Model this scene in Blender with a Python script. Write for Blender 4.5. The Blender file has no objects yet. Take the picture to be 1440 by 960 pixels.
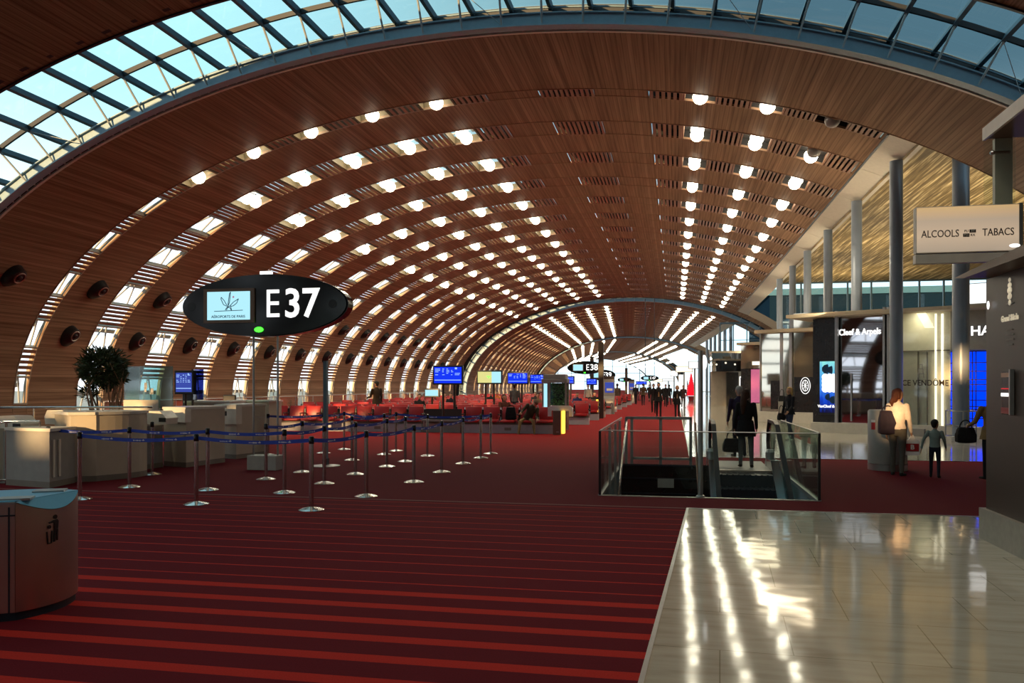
import bpy, bmesh, math, random
import numpy as np
from mathutils import Vector, Matrix, Euler
random.seed(7)
S = bpy.context.scene
COL = S.collection
PI = math.pi
# ---------------------------------------------------------------- camera
F = 1150.0; HZ = 541.0; EYE = 1.7
YAW = math.atan(229 / F)
SN, CS = math.sin(YAW), math.cos(YAW)
cam = bpy.data.cameras.new('camera'); co = bpy.data.objects.new('camera', cam); COL.objects.link(co)
co.location = (0, 0, EYE); co.rotation_euler = (PI / 2, 0, YAW)
cam.sensor_width = 36; cam.lens = F / 1440 * 36; cam.shift_y = (HZ - 480) / 1440
cam.clip_end = 2000
S.camera = co
S.view_settings.view_transform = 'Standard'
S.view_settings.look = 'None'
S.view_settings.exposure = .22
S.cycles.use_denoising = True
S.cycles.max_bounces = 8; S.cycles.diffuse_bounces = 3; S.cycles.glossy_bounces = 3
S.cycles.transparent_max_bounces = 12; S.cycles.transmission_bounces = 4
S.cycles.sample_clamp_indirect = 4

def ray(px, py):
    u = (px - 720) / F; return -SN + u * CS, CS + u * SN, (HZ - py) / F
def fl(px, py, z=0.0):                    # where the sight line meets the level z
    a, b, v = ray(px, py); t = (z - EYE) / v; return Vector((a * t, b * t, z))
def atY(px, py, Y):
    a, b, v = ray(px, py); t = Y / b; return Vector((a * t, Y, EYE + v * t))
def atX(px, py, X):
    a, b, v = ray(px, py); t = X / a; return Vector((X, b * t, EYE + v * t))

# ---------------------------------------------------------------- materials
def srgb(r, g, b):
    return tuple((c / 255 / 12.92 if c / 255 <= .04045 else ((c / 255 + .055) / 1.055) ** 2.4) for c in (r, g, b)) + (1,)
def new_mat(name):
    m = bpy.data.materials.new(name); m.use_nodes = True
    nt = m.node_tree; return m, nt, nt.nodes, nt.links, nt.nodes['Principled BSDF']
def mat(name, c, rough=.5, metal=0, emit=None, es=0, noise=.06, nscale=8, spec=.5, coat=0):
    m, nt, N, L, B = new_mat(name)
    c = tuple(c) + ((1,) if len(c) == 3 else ())
    B.inputs['Roughness'].default_value = rough; B.inputs['Metallic'].default_value = metal
    B.inputs['Specular IOR Level'].default_value = spec
    if coat: B.inputs['Coat Weight'].default_value = coat
    if noise:
        tc = N.new('ShaderNodeTexCoord'); nz = N.new('ShaderNodeTexNoise'); nz.inputs['Scale'].default_value = nscale
        L.new(tc.outputs['Object'], nz.inputs['Vector'])
        mx = N.new('ShaderNodeMix'); mx.data_type = 'RGBA'
        mx.inputs[6].default_value = tuple(max(0, v * (1 - noise * 2)) for v in c[:3]) + (1,)
        mx.inputs[7].default_value = tuple(min(1, v * (1 + noise * 2)) for v in c[:3]) + (1,)
        L.new(nz.outputs['Fac'], mx.inputs[0]); L.new(mx.outputs[2], B.inputs['Base Color'])
    else:
        B.inputs['Base Color'].default_value = c
    if emit is not None:
        B.inputs['Emission Color'].default_value = tuple(emit[:3]) + (1,); B.inputs['Emission Strength'].default_value = es
    return m
def glow(name, c, s):
    m, nt, N, L, B = new_mat(name); N.remove(B)
    e = N.new('ShaderNodeEmission'); e.inputs[0].default_value = tuple(c[:3]) + (1,); e.inputs[1].default_value = s
    L.new(e.outputs[0], N['Material Output'].inputs[0]); return m
def glass(name, tint=(.9, .95, .95), base=.05, edge=.6, rough=.02):
    m, nt, N, L, B = new_mat(name); N.remove(B)
    t = N.new('ShaderNodeBsdfTransparent'); t.inputs[0].default_value = tuple(tint) + (1,)
    g = N.new('ShaderNodeBsdfGlossy'); g.inputs['Roughness'].default_value = rough
    lw = N.new('ShaderNodeLayerWeight'); lw.inputs[0].default_value = .25
    mr = N.new('ShaderNodeMapRange'); mr.inputs[3].default_value = base; mr.inputs[4].default_value = edge
    L.new(lw.outputs['Facing'], mr.inputs[0])
    pw = N.new('ShaderNodeMath'); pw.operation = 'POWER'; pw.inputs[1].default_value = 1.5
    L.new(mr.outputs[0], pw.inputs[0])
    mx = N.new('ShaderNodeMixShader'); L.new(mr.outputs[0], mx.inputs[0]); L.new(t.outputs[0], mx.inputs[1]); L.new(g.outputs[0], mx.inputs[2])
    L.new(mx.outputs[0], N['Material Output'].inputs[0]); return m
def mth(N, L, op, a, b=None, c=None):
    n = N.new('ShaderNodeMath'); n.operation = op
    for i, v in enumerate((a, b, c)):
        if v is None: continue
        if isinstance(v, (int, float)): n.inputs[i].default_value = v
        else: L.new(v, n.inputs[i])
    return n.outputs[0]
def ramp(N, L, fac, stops, interp='LINEAR'):
    r = N.new('ShaderNodeValToRGB'); r.color_ramp.interpolation = interp
    e = r.color_ramp.elements
    while len(e) < len(stops): e.new(.5)
    for el, (p, c) in zip(e, stops): el.position = p; el.color = tuple(c[:3]) + (1,)
    L.new(fac, r.inputs[0]); return r.outputs[0]
def slat_wood(name, c0, c1, c2, us=5.5, vs=.12, rough=.45, coords='UV', lines=True):
    """long boards running along v, each of its own tone"""
    m, nt, N, L, B = new_mat(name)
    tc = N.new('ShaderNodeTexCoord'); mp = N.new('ShaderNodeMapping'); mp.inputs['Scale'].default_value = (us, vs, vs)
    L.new(tc.outputs[coords], mp.inputs[0])
    nz = N.new('ShaderNodeTexNoise'); nz.inputs['Scale'].default_value = 1.0; nz.inputs['Detail'].default_value = 3; nz.inputs['Roughness'].default_value = .7
    L.new(mp.outputs[0], nz.inputs['Vector'])
    col = ramp(N, L, nz.outputs['Fac'], [(.28, c0), (.5, c1), (.72, c2)])
    if lines:
        sp = N.new('ShaderNodeSeparateXYZ'); L.new(tc.outputs[coords], sp.inputs[0])
        f = mth(N, L, 'FRACT', mth(N, L, 'MULTIPLY', sp.outputs[0], 7.0))
        d = mth(N, L, 'GREATER_THAN', f, .82)
        mx = N.new('ShaderNodeMix'); mx.data_type = 'RGBA'; mx.blend_type = 'MULTIPLY'
        L.new(mth(N, L, 'MULTIPLY', d, .45), mx.inputs[0]); L.new(col, mx.inputs[6]); mx.inputs[7].default_value = (.35, .3, .28, 1)
        col = mx.outputs[2]
    L.new(col, B.inputs['Base Color']); B.inputs['Roughness'].default_value = max(rough, .6); B.inputs['Specular IOR Level'].default_value = .08
    return m

M = {}
M['vault'] = slat_wood('vault_wood', (.150, .084, .050), (.270, .162, .100), (.40, .25, .162))
M['gold'] = slat_wood('gold_slats', (.045, .030, .012), (.17, .12, .05), (.75, .60, .34), us=8.0, vs=.25, lines=False)
M['slat'] = mat('louvre_wood', (.25, .125, .07), .4, nscale=3)
M['slatm'] = mat('louvre_metal', (.42, .36, .32), .35, .4)
M['jamb'] = mat('jamb_wood', (.36, .29, .22), .45, nscale=2)
M['dark'] = mat('void_dark', (.012, .010, .010), .8)
M['steel'] = mat('blue_grey_steel', (.10, .165, .215), .4, .3)
M['steeld'] = mat('dark_steel', (.016, .026, .042), .45, .3)
M['beam'] = mat('beam_grey', (.26, .38, .47), .45, .1)
M['blackmetal'] = mat('black_metal', (.006, .009, .014), .5)
M['recess'] = mat('jamb_wood_dimmed', (.13, .095, .05), .6, nscale=2)  # darkened copy of the jamb wood, offsetting glare from the globes
M['strut'] = mat('pale_strut', (.45, .50, .52), .35, .2)
M['trim'] = mat('trim_edge', (.66, .60, .54), .4)
M['white'] = mat('white_panel', (.62, .58, .50), .45)
M['pane'] = glass('window_glass', (.93, .97, .98), .03, .35)
M['sky_pane'] = glass('skylight_glass', (.88, .93, .94), .04, .4)
M['clear'] = glass('clear_glass', (.93, .965, .955), .015, .5)
M['green'] = glass('green_edge_glass', (.80, .90, .86), .03, .55)
M['teal'] = glass('teal_glass', (.45, .66, .66), .12, .5, .08)
M['globe'] = glow('globe_lit', (1, .92, .70), 11)
M['globe_off'] = mat('globe_unlit', (.35, .33, .32), .25)
M['chrome'] = mat('chrome', (.62, .60, .58), .18, 1, nscale=2)
M['steelb'] = mat('brushed_steel', (.56, .48, .43), .33, 1, nscale=3)
M['alu'] = mat('aluminium', (.45, .45, .45), .35, .8)
M['black'] = mat('black_plastic', (.012, .012, .014), .35)
M['blackgloss'] = mat('black_gloss', (.010, .010, .012), .12)
M['belt'] = mat('belt_blue', (.012, .05, .42), .6)
M['mark'] = mat('white_mark', (.8, .8, .8), .6)
M['red_seat'] = mat('red_leather', (.40, .017, .020), .38, nscale=5)
M['red_dark'] = mat('red_leather_dark', (.30, .02, .02), .4)
M['plinth'] = mat('plinth_grey', (.30, .29, .27), .5)
M['bench_plinth'] = mat('bench_plinth', (.42, .42, .46), .45)
M['stone_plinth'] = mat('stone_plinth', (.30, .27, .22), .35, nscale=14, noise=.12)
M['desk'] = mat('desk_beige', (.50, .43, .34), .5, nscale=4)
M['desk_top'] = mat('desk_top', (.66, .62, .56), .3)
M['deskd'] = mat('desk_dark', (.20, .17, .14), .5)
M['column'] = mat('column_grey', (.22, .26, .32), .35, .15, nscale=2)
M['kiosk'] = mat('kiosk_brown', (.044, .029, .021), .4)
M['brown'] = mat('brown_panel', (.16, .10, .07), .45)
M['beige'] = mat('shop_beige', (.62, .57, .46), .45)
M['shopd'] = mat('shop_dark', (.016, .014, .013), .25)
M['shopg'] = mat('dark_mirror_glass', (.42, .42, .44), .03, 1, noise=0)
M['canopy'] = mat('canopy_beige', (.50, .42, .30), .45)
M['blue_glow'] = glow('blue_wall_light', (.0, .035, 1), 1.5)
M['gold_text'] = mat('gold_letter', (.8, .7, .5), .3, .5, (.9, .8, .6), .25)
M['lit_white'] = glow('lit_white', (1, .98, .95), 1.3)
M['lit_warm'] = glow('lit_warm', (1, .86, .62), 1.6)
M['amber'] = glow('amber_light', (1, .52, .06), 2.0)
M['screen_pale'] = glow('screen_pale', (.45, .85, .98), .9)
M['screen_blue'] = glow('screen_blue', (.008, .035, .80), 1.0)
M['screen_lilac'] = glow('screen_lilac', (.05, .08, .42), .8)
M['screen_yellow'] = glow('screen_yellow', (.85, .80, .30), .8)
M['screen_line'] = glow('screen_line', (.35, .55, 1), 1.0)
M['ink'] = mat('ink_blue', (.02, .08, .20), .6)
M['green_led'] = glow('green_led', (.05, 1, .03), 3.0)
M['bark'] = mat('bark', (.30, .17, .10), .8, nscale=20)
M['leaf'] = mat('leaf', (.030, .050, .014), .5, nscale=3, noise=.3)
M['xmas'] = mat('red_tree', (.75, .01, .03), .5, emit=(1, .01, .03), es=.5)
M['rubber'] = mat('rubber', (.01, .01, .01), .45)
M['skin'] = mat('skin', (.50, .28, .19), .5)
M['concrete'] = mat('concrete', (.36, .35, .33), .6, nscale=10)
M['blue_lid'] = mat('blue_lid', (.13, .42, .66), .35, nscale=2)
M['dark_carpet'] = mat('dark_table', (.035, .028, .026), .5)

def carpet():
    m, nt, N, L, B = new_mat('carpet')
    g = N.new('ShaderNodeNewGeometry'); sp = N.new('ShaderNodeSeparateXYZ'); L.new(g.outputs['Position'], sp.inputs[0])
    Y = sp.outputs[1]
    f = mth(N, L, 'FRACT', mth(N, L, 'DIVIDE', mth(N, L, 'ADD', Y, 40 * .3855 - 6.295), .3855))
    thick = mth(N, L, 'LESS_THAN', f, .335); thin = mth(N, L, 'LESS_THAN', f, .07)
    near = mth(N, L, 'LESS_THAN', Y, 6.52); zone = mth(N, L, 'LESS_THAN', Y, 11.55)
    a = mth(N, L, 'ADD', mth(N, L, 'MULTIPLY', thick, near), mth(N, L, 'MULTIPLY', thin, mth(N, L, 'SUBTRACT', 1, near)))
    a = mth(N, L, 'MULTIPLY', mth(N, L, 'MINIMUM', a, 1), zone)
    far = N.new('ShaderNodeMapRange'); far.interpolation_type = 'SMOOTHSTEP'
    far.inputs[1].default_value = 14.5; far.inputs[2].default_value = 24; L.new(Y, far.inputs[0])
    nz = N.new('ShaderNodeTexNoise'); nz.inputs['Scale'].default_value = 90; L.new(g.outputs['Position'], nz.inputs['Vector'])
    def mixc(fac, A, Bc):
        mx = N.new('ShaderNodeMix'); mx.data_type = 'RGBA'; L.new(fac, mx.inputs[0])
        for i, v in ((6, A), (7, Bc)):
            if isinstance(v, tuple): mx.inputs[i].default_value = v + (1,)
            else: L.new(v, mx.inputs[i])
        return mx.outputs[2]
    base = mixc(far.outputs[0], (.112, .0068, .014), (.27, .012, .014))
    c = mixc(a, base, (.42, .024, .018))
    line = mth(N, L, 'MULTIPLY', mth(N, L, 'GREATER_THAN', Y, 11.52), mth(N, L, 'LESS_THAN', Y, 11.56))
    c = mixc(mth(N, L, 'MULTIPLY', line, .6), c, (.30, .25, .24))
    mx = N.new('ShaderNodeMix'); mx.data_type = 'RGBA'; mx.blend_type = 'MULTIPLY'; mx.inputs[0].default_value = .35
    L.new(c, mx.inputs[6]); L.new(ramp(N, L, nz.outputs['Fac'], [(.3, (.5, .5, .5)), (.7, (1.3, 1.3, 1.3))]), mx.inputs[7])
    L.new(mx.outputs[2], B.inputs['Base Color']); B.inputs['Roughness'].default_value = .9; B.inputs['Specular IOR Level'].default_value = .08
    return m
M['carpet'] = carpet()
def stone():
    m, nt, N, L, B = new_mat('polished_stone')
    g = N.new('ShaderNodeNewGeometry')
    mp = N.new('ShaderNodeMapping'); mp.inputs['Scale'].default_value = (.35, 1.6, 1); L.new(g.outputs['Position'], mp.inputs[0])
    nz = N.new('ShaderNodeTexNoise'); nz.inputs['Scale'].default_value = 5; nz.inputs['Detail'].default_value = 8; L.new(mp.outputs[0], nz.inputs['Vector'])
    c = ramp(N, L, nz.outputs['Fac'], [(.3, (.40, .365, .285)), (.5, (.49, .455, .365)), (.75, (.55, .515, .425))])
    br = N.new('ShaderNodeTexBrick'); br.offset = .5; br.inputs['Scale'].default_value = 1.0
    br.inputs['Mortar Size'].default_value = .004; br.inputs['Brick Width'].default_value = .9; br.inputs['Row Height'].default_value = .9
    br.inputs['Color1'].default_value = (1, 1, 1, 1); br.inputs['Color2'].default_value = (.93, .93, .93, 1); br.inputs['Mortar'].default_value = (.5, .48, .42, 1)
    mp2 = N.new('ShaderNodeMapping'); mp2.inputs['Rotation'].default_value = (0, 0, math.radians(3)); L.new(g.outputs['Position'], mp2.inputs[0]); L.new(mp2.outputs[0], br.inputs['Vector'])
    mx = N.new('ShaderNodeMix'); mx.data_type = 'RGBA'; mx.blend_type = 'MULTIPLY'; mx.inputs[0].default_value = 1
    L.new(c, mx.inputs[6]); L.new(br.outputs['Color'], mx.inputs[7]); L.new(mx.outputs[2], B.inputs['Base Color'])
    B.inputs['Roughness'].default_value = .08; B.inputs['Specular IOR Level'].default_value = .5
    bp = N.new('ShaderNodeBump'); bp.inputs['Strength'].default_value = .12; bp.inputs['Distance'].default_value = .02
    nb = N.new('ShaderNodeTexNoise'); nb.inputs['Scale'].default_value = 2.5; nb.inputs['Detail'].default_value = 1; L.new(g.outputs['Position'], nb.inputs['Vector'])
    L.new(nb.outputs['Fac'], bp.inputs['Height']); L.new(bp.outputs[0], B.inputs['Normal'])
    return m
M['stone'] = stone()

# ---------------------------------------------------------------- mesh builder
class MB:
    def __init__(s): s.v = []; s.f = []; s.mi = []; s.uv = []; s.cur = 0
    def add(s, vs, fs, uv=None):
        o = len(s.v); s.v += [tuple(p) for p in vs]
        for k, f in enumerate(fs):
            s.f.append([i + o for i in f]); s.mi.append(s.cur)
            s.uv.append([uv[i] for i in f] if uv else None)
        return s
    def quad(s, a, b, c, d, uv=None): return s.add([a, b, c, d], [(0, 1, 2, 3)], uv)
    def box(s, c, d, rz=0, mtx=None, bev=0):
        x, y, z = d[0] / 2, d[1] / 2, d[2] / 2
        if bev:
            bm = bmesh.new(); bmesh.ops.create_cube(bm, size=1)
            for v in bm.verts: v.co = Vector((v.co.x * d[0], v.co.y * d[1], v.co.z * d[2]))
            bmesh.ops.bevel(bm, geom=bm.edges[:], offset=bev, segments=2, affect='EDGES', profile=.5)
            bm.verts.index_update()
            P = [v.co.copy() for v in bm.verts]; Fc = [[v.index for v in f.verts] for f in bm.faces]; bm.free()
        else:
            P = [Vector((i * x, j * y, k * z)) for k in (-1, 1) for j in (-1, 1) for i in (-1, 1)]
            Fc = [(0, 2, 3, 1), (4, 5, 7, 6), (0, 1, 5, 4), (2, 6, 7, 3), (0, 4, 6, 2), (1, 3, 7, 5)]
        R = mtx if mtx is not None else Matrix.Rotation(rz, 3, 'Z')
        c = Vector(c)
        return s.add([R @ p + c for p in P], Fc)
    def bx(s, x0, x1, y0, y1, z0, z1, bev=0):
        return s.box(((x0 + x1) / 2, (y0 + y1) / 2, (z0 + z1) / 2), (x1 - x0, y1 - y0, z1 - z0), bev=bev)
    def tube(s, p0, p1, r, n=8, r1=None, caps=True):
        p0, p1 = Vector(p0), Vector(p1); d = (p1 - p0)
        if d.length < 1e-6: return s
        q = d.to_track_quat('Z', 'Y'); r1 = r if r1 is None else r1
        vs = []
        for p, rr in ((p0, r), (p1, r1)):
            for i in range(n):
                a = 2 * PI * i / n; vs.append(p + q @ Vector((math.cos(a) * rr, math.sin(a) * rr, 0)))
        fs = [(i, (i + 1) % n, n + (i + 1) % n, n + i) for i in range(n)]
        if caps: fs += [tuple(range(n - 1, -1, -1)), tuple(range(n, 2 * n))]
        return s.add(vs, fs)
    def path(s, pts, r, n=8):
        for a, b in zip(pts[:-1], pts[1:]): s.tube(a, b, r, n)
        return s
    def bar(s, p0, p1, w, h, up=(0, 0, 1)):
        p0, p1 = Vector(p0), Vector(p1); d = (p1 - p0).normalized(); up = Vector(up)
        sx = d.cross(up)
        if sx.length < 1e-4: sx = d.cross(Vector((1, 0, 0)))
        sx.normalize(); uz = sx.cross(d)
        vs = [p + sx * (i * w / 2) + uz * (j * h / 2) for p in (p0, p1) for j in (-1, 1) for i in (-1, 1)]
        return s.add(vs, [(0, 1, 3, 2), (4, 6, 7, 5), (0, 4, 5, 1), (2, 3, 7, 6), (0, 2, 6, 4), (1, 5, 7, 3)])
    def lathe(s, prof, c=(0, 0, 0), n=20, a0=0, a1=2 * PI):
        full = abs(a1 - a0 - 2 * PI) < 1e-6; k = n if full else n + 1
        c = Vector(c); vs = []
        for r, z in prof:
            for i in range(k):
                a = a0 + (a1 - a0) * i / n; vs.append(c + Vector((r * math.cos(a), r * math.sin(a), z)))
        fs = []
        for j in range(len(prof) - 1):
            for i in range(n):
                i2 = (i + 1) % k; fs.append((j * k + i, j * k + i2, (j + 1) * k + i2, (j + 1) * k + i))
        if full:
            fs.append(tuple(range(k - 1, -1, -1))); fs.append(tuple((len(prof) - 1) * k + i for i in range(k)))
        return s.add(vs, fs)
    def prism(s, poly, z0, z1, fn=None):
        """poly in 2-D; fn maps (a,b,h) to xyz, default upright"""
        fn = fn or (lambda a, b, h: (a, b, h)); n = len(poly)
        vs = [fn(a, b, z0) for a, b in poly] + [fn(a, b, z1) for a, b in poly]
        fs = [tuple(range(n - 1, -1, -1)), tuple(range(n, 2 * n))] + [(i, (i + 1) % n, n + (i + 1) % n, n + i) for i in range(n)]
        return s.add(vs, fs)
    def ball(s, c, r, n=12, m=8, sc=(1, 1, 1)):
        c = Vector(c); vs = [c + Vector((0, 0, r * sc[2]))]
        for j in range(1, m):
            t = PI * j / m
            for i in range(n):
                a = 2 * PI * i / n; vs.append(c + Vector((r * sc[0] * math.sin(t) * math.cos(a), r * sc[1] * math.sin(t) * math.sin(a), r * sc[2] * math.cos(t))))
        vs.append(c - Vector((0, 0, r * sc[2]))); e = len(vs) - 1
        fs = [(0, 1 + i, 1 + (i + 1) % n) for i in range(n)]
        for j in range(m - 2):
            o = 1 + j * n; fs += [(o + i, o + n + i, o + n + (i + 1) % n, o + (i + 1) % n) for i in range(n)]
        o = 1 + (m - 2) * n; fs += [(o + i, e, o + (i + 1) % n) for i in range(n)]
        return s.add(vs, fs)
    def mesh(s, name, mats, smooth=False):
        me = bpy.data.meshes.new(name); me.from_pydata(s.v, [], s.f)
        for m in (mats if isinstance(mats, (list, tuple)) else [mats]): me.materials.append(M[m] if isinstance(m, str) else m)
        me.polygons.foreach_set('material_index', s.mi)
        if any(u for u in s.uv):
            ul = me.uv_layers.new(name='UVMap'); k = 0
            for f, u in zip(s.f, s.uv):
                for j in range(len(f)):
                    ul.data[k].uv = u[j] if u else (0, 0); k += 1
        if smooth:
            me.shade_smooth() if hasattr(me, 'shade_smooth') else None
            me.set_sharp_from_angle(angle=math.radians(40))
        me.update(); return me
    def build(s, name, mats, parent=None, smooth=False, loc=None, rz=0):
        o = bpy.data.objects.new(name, s.mesh(name, mats, smooth)); COL.objects.link(o)
        if parent is not None: o.parent = parent
        if loc is not None: o.location = loc
        if rz: o.rotation_euler.z = rz
        return o
def T(o, label, cat, group=None):
    o['label'] = label; o['category'] = cat
    if group: o['group'] = group
    return o
def ST(o): o['kind'] = 'structure'; return o
def empty(name, loc=(0, 0, 0), rz=0, label=None, cat=None, group=None):
    o = bpy.data.objects.new(name, None); COL.objects.link(o); o.location = loc; o.rotation_euler.z = rz; o.empty_display_size = .1
    if label: T(o, label, cat, group)
    return o
def copy_tree(o, parent=None):
    c = o.copy(); COL.objects.link(c); c.parent = parent
    for ch in list(o.children): copy_tree(ch, c)
    return c
def text(txt, size, m, parent, loc, rot=(PI / 2, 0, 0), name='lettering', bold=0, ext=.004, align='CENTER', sx=1, space=1):
    cu = bpy.data.curves.new(name, 'FONT'); cu.body = txt; cu.size = size; cu.align_x = align; cu.align_y = 'CENTER'
    cu.extrude = ext; cu.offset = bold; cu.resolution_u = 3; cu.space_character = space
    t = bpy.data.objects.new(name, cu); COL.objects.link(t)
    me = bpy.data.meshes.new_from_object(t.evaluated_get(bpy.context.evaluated_depsgraph_get()))
    bpy.data.objects.remove(t); bpy.data.curves.remove(cu)
    me.materials.clear(); me.materials.append(M[m])
    o = bpy.data.objects.new(name, me); COL.objects.link(o); o.parent = parent; o.location = loc; o.rotation_euler = rot; o.scale = (sx, 1, 1)
    return o
ORD = ['first', 'second', 'third', 'fourth', 'fifth', 'sixth', 'seventh', 'eighth', 'ninth', 'tenth', 'eleventh', 'twelfth', 'thirteenth', 'fourteenth', 'fifteenth', 'sixteenth', 'seventeenth', 'eighteenth', 'nineteenth', 'twentieth']
# ================================================================ VAULT
XC, VA, VB, Z0 = -5.0, 18.73, 10.3, .815
_t = np.linspace(-.35, PI + .35, 6000); _x = -VA * np.cos(_t); _z = Z0 + VB * np.sin(_t)
_s = np.concatenate([[0], np.cumsum(np.hypot(np.diff(_x), np.diff(_z)))]); _s -= np.interp(0, _z[:2500], _s[:2500])
S_END = float(np.interp(0, -_z[3500:], _s[3500:]))             # arc length where the vault meets the floor on the right
def arc(s, off=0.0):
    """point of the vault in its own cross-section (x from the hall's centre line, z), off metres outward"""
    t = float(np.interp(s, _s, _t)); nx, nz = -math.cos(t) * VB, math.sin(t) * VA; l = math.hypot(nx, nz)
    return -VA * math.cos(t) + off * nx / l, Z0 + VB * math.sin(t) + off * nz / l
def ap(s, y, off=0.0):
    x, z = arc(s, off); return (x, y, z)
def frange(a, b, step):
    n = max(1, int(math.ceil((b - a) / step - 1e-6))); return [a + (b - a) * i / n for i in range(n + 1)]
def sheet(mb, s0, s1, y0, y1, off=0.0, step=.8, flip=False):
    ss = frange(s0, s1, step)
    for a, b in zip(ss[:-1], ss[1:]):
        mb.quad(ap(a, y0, off), ap(a, y1, off), ap(b, y1, off), ap(b, y0, off), uv=[(a, y0), (a, y1), (b, y1), (b, y0)])
def rail(mb, s0, s1, y0, y1, o0, o1, step=.6):
    """solid curved bar following the vault"""
    ss = frange(s0, s1, step); n = len(ss); vs = []
    for s in ss: vs += [ap(s, y0, o0), ap(s, y1, o0), ap(s, y1, o1), ap(s, y0, o1)]
    fs = [(0, 1, 2, 3), tuple(4 * (n - 1) + k for k in (3, 2, 1, 0))]
    for i in range(n - 1):
        for k in range(4): fs.append((4 * i + k, 4 * i + 4 + k, 4 * i + 4 + (k + 1) % 4, 4 * i + (k + 1) % 4))
    mb.add(vs, fs)
PITCH, HW, SEC, GAP = 3.95, .77, 67.5, 71.4
SC = 35.55                                                     # the vault is cut here, above the shop fronts
LOPEN = [3.7, 5.86, 8.08, 10.3, 12.4, 14.65, 16.85, 19.1, 21.35]
ROPEN = [29.9, 31.95, 33.9]
def strip_meshes(hw, low, wide=False):
    """one cross strip of the vault: windows, louvres and blind wood between the wide panels"""
    bot = (.35, 2.0) if low else (1.0, 2.0)
    op = [bot] + [(c - .56, c + .56) for c in LOPEN]; opr = [(c - .5, c + .5) for c in ROPEN]
    jm, wd, sl, pn, tr, bk = MB(), MB(), MB(), MB(), MB(), MB(); ju = MB()
    sheet(wd, 0, bot[0], -hw, hw); sheet(wd, 23.1, 24.8, -hw, hw); sheet(wd, 26.6, 28.3, -hw, hw); sheet(wd, 35.4, SC, -hw, hw)
    for a, b in ((bot[0], 23.1), (24.8, 26.6), (28.3, 35.4)):
        for sy in (-hw, hw):
            ss = frange(a, b, .7)
            for p, q in zip(ss[:-1], ss[1:]):
                dp = .20 if p < 10.9 else .30; jj = (jm if p < 10.9 else ju) if p < 21.9 else bk  # crown-side jambs drawn black so the slots read as shaded
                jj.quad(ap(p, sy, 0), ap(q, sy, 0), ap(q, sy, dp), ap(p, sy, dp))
            rail(jm if a < 2 else sl, a, b, sy - .02, sy + .02, -.02, .02, .7)
        if a > 3: sheet(bk, a, b, -hw, hw, .30)
    sheet(bk, 22.0, 23.1, -hw, hw, .30)
    sheet(pn, bot[0], 11.1, -hw, hw, .20); sheet(pn, 11.1, 22.0, -hw, hw, .30)
    for a, b in op + opr:
        for e in (a, b): rail((jm if e < 11 else ju) if e < 22 else sl, e - .03, e + .03, -hw, hw, -.02, .19 if e < 11 else .29, .07)
    def slats(a, b, n, dark=False):
        for i in range(n):
            c = a + (b - a) * (i + .5) / n; rail(sl, c - (b - a) / n * .29, c + (b - a) / n * .29, -hw, hw, -.02, .05, .2)
    for (a, b), (c, d) in zip(op[:-1], op[1:]): slats(b + .05, c - .05, 5)
    slats(21.95, 23.1, 6); slats(24.8, 26.6, 11); slats(28.3, 29.4, 6); slats(30.42, 31.43, 6); slats(32.47, 33.38, 6); slats(34.42, 35.4, 6)
    for a, b in op:
        m = (a + b) / 2; r = .035 if not wide else .05
        q_ = .27 if a < 10.9 else .36; tr.tube(ap(a - .1, -hw * .5, q_), ap(b + .1, hw * .1, q_), r, 6); tr.tube(ap(b + .1, hw * .1, q_), ap(a - .1, hw * .8, q_), r, 6)
        rail(tr, m + .05, m + .20, -hw * 1.6, hw * 1.6, .55, .62)
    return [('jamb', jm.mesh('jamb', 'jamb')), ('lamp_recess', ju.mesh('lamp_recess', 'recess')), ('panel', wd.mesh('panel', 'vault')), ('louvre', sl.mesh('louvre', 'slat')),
            ('pane', pn.mesh('pane', 'pane')), ('truss_bar', tr.mesh('truss_bar', 'strut')), ('backing', bk.mesh('backing', 'dark'))]
NW = 1.25  # unseen near strips widened to admit more sun and fill shop reflections
STR = {'half': strip_meshes(.325, False), 'full': strip_meshes(HW, True), 'near': strip_meshes(NW, True)}
def place(o, Mx): o.matrix_world = Mx; return o
def link(name, me, parent=None):
    o = bpy.data.objects.new(name, me); COL.objects.link(o); o.parent = parent; return o
def strip(kind, Mx, n):
    e = empty('window_%d' % n); ST(e); place(e, Mx)
    for nm, me in STR[kind]: link(nm, me, e)
    return e
def ring_mesh(L, s1, name='ceiling'):
    mb = MB(); sheet(mb, 0, s1, 0, L); rail(mb, 0, s1, -.02, .02, -.012, .05); rail(mb, 0, s1, L - .02, L + .02, -.012, .05)
    return mb.mesh(name, 'vault')
ring_first = ring_mesh(4.3, S_END); ring_mid = ring_mesh(PITCH - 2 * HW, SC); ring_half = ring_mesh(2.55, SC); ring_last = ring_mesh(3.6, S_END)
# a section runs from its front trim (local y 0) to its far trim (67.5)
def sec_matrix(k):
    a = 0.0; o = Vector((XC, 21.42, 0))
    for i in range(k):
        o = o + Matrix.Rotation(a, 3, 'Z') @ Vector((0, GAP, 0)); a += math.radians(3.1)
    return Matrix.Translation(o) @ Matrix.Rotation(a, 4, 'Z')
SECM = [sec_matrix(k) for k in range(4)]
STRIPS = [('half', 4.655)] + [('full', 8.30 + PITCH * i) for i in range(14)] + [('half', 8.30 + PITCH * 13 + 3.645)]
wn = 0
for k in range(4):
    X = SECM[k]
    def ceil(me, y): return ST(place(link('ceiling', me), X @ Matrix.Translation((0, y, 0))))
    ceil(ring_first, .03); ceil(ring_half, 4.98)
    for i in range(13): ceil(ring_mid, 8.30 + PITCH * i + HW)
    ceil(ring_half, 8.30 + PITCH * 13 + HW); ceil(ring_last, 63.62 )
    for kind, y in STRIPS:
        wn += 1; strip(kind, X @ Matrix.Translation((0, y, 0)), wn)
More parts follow.
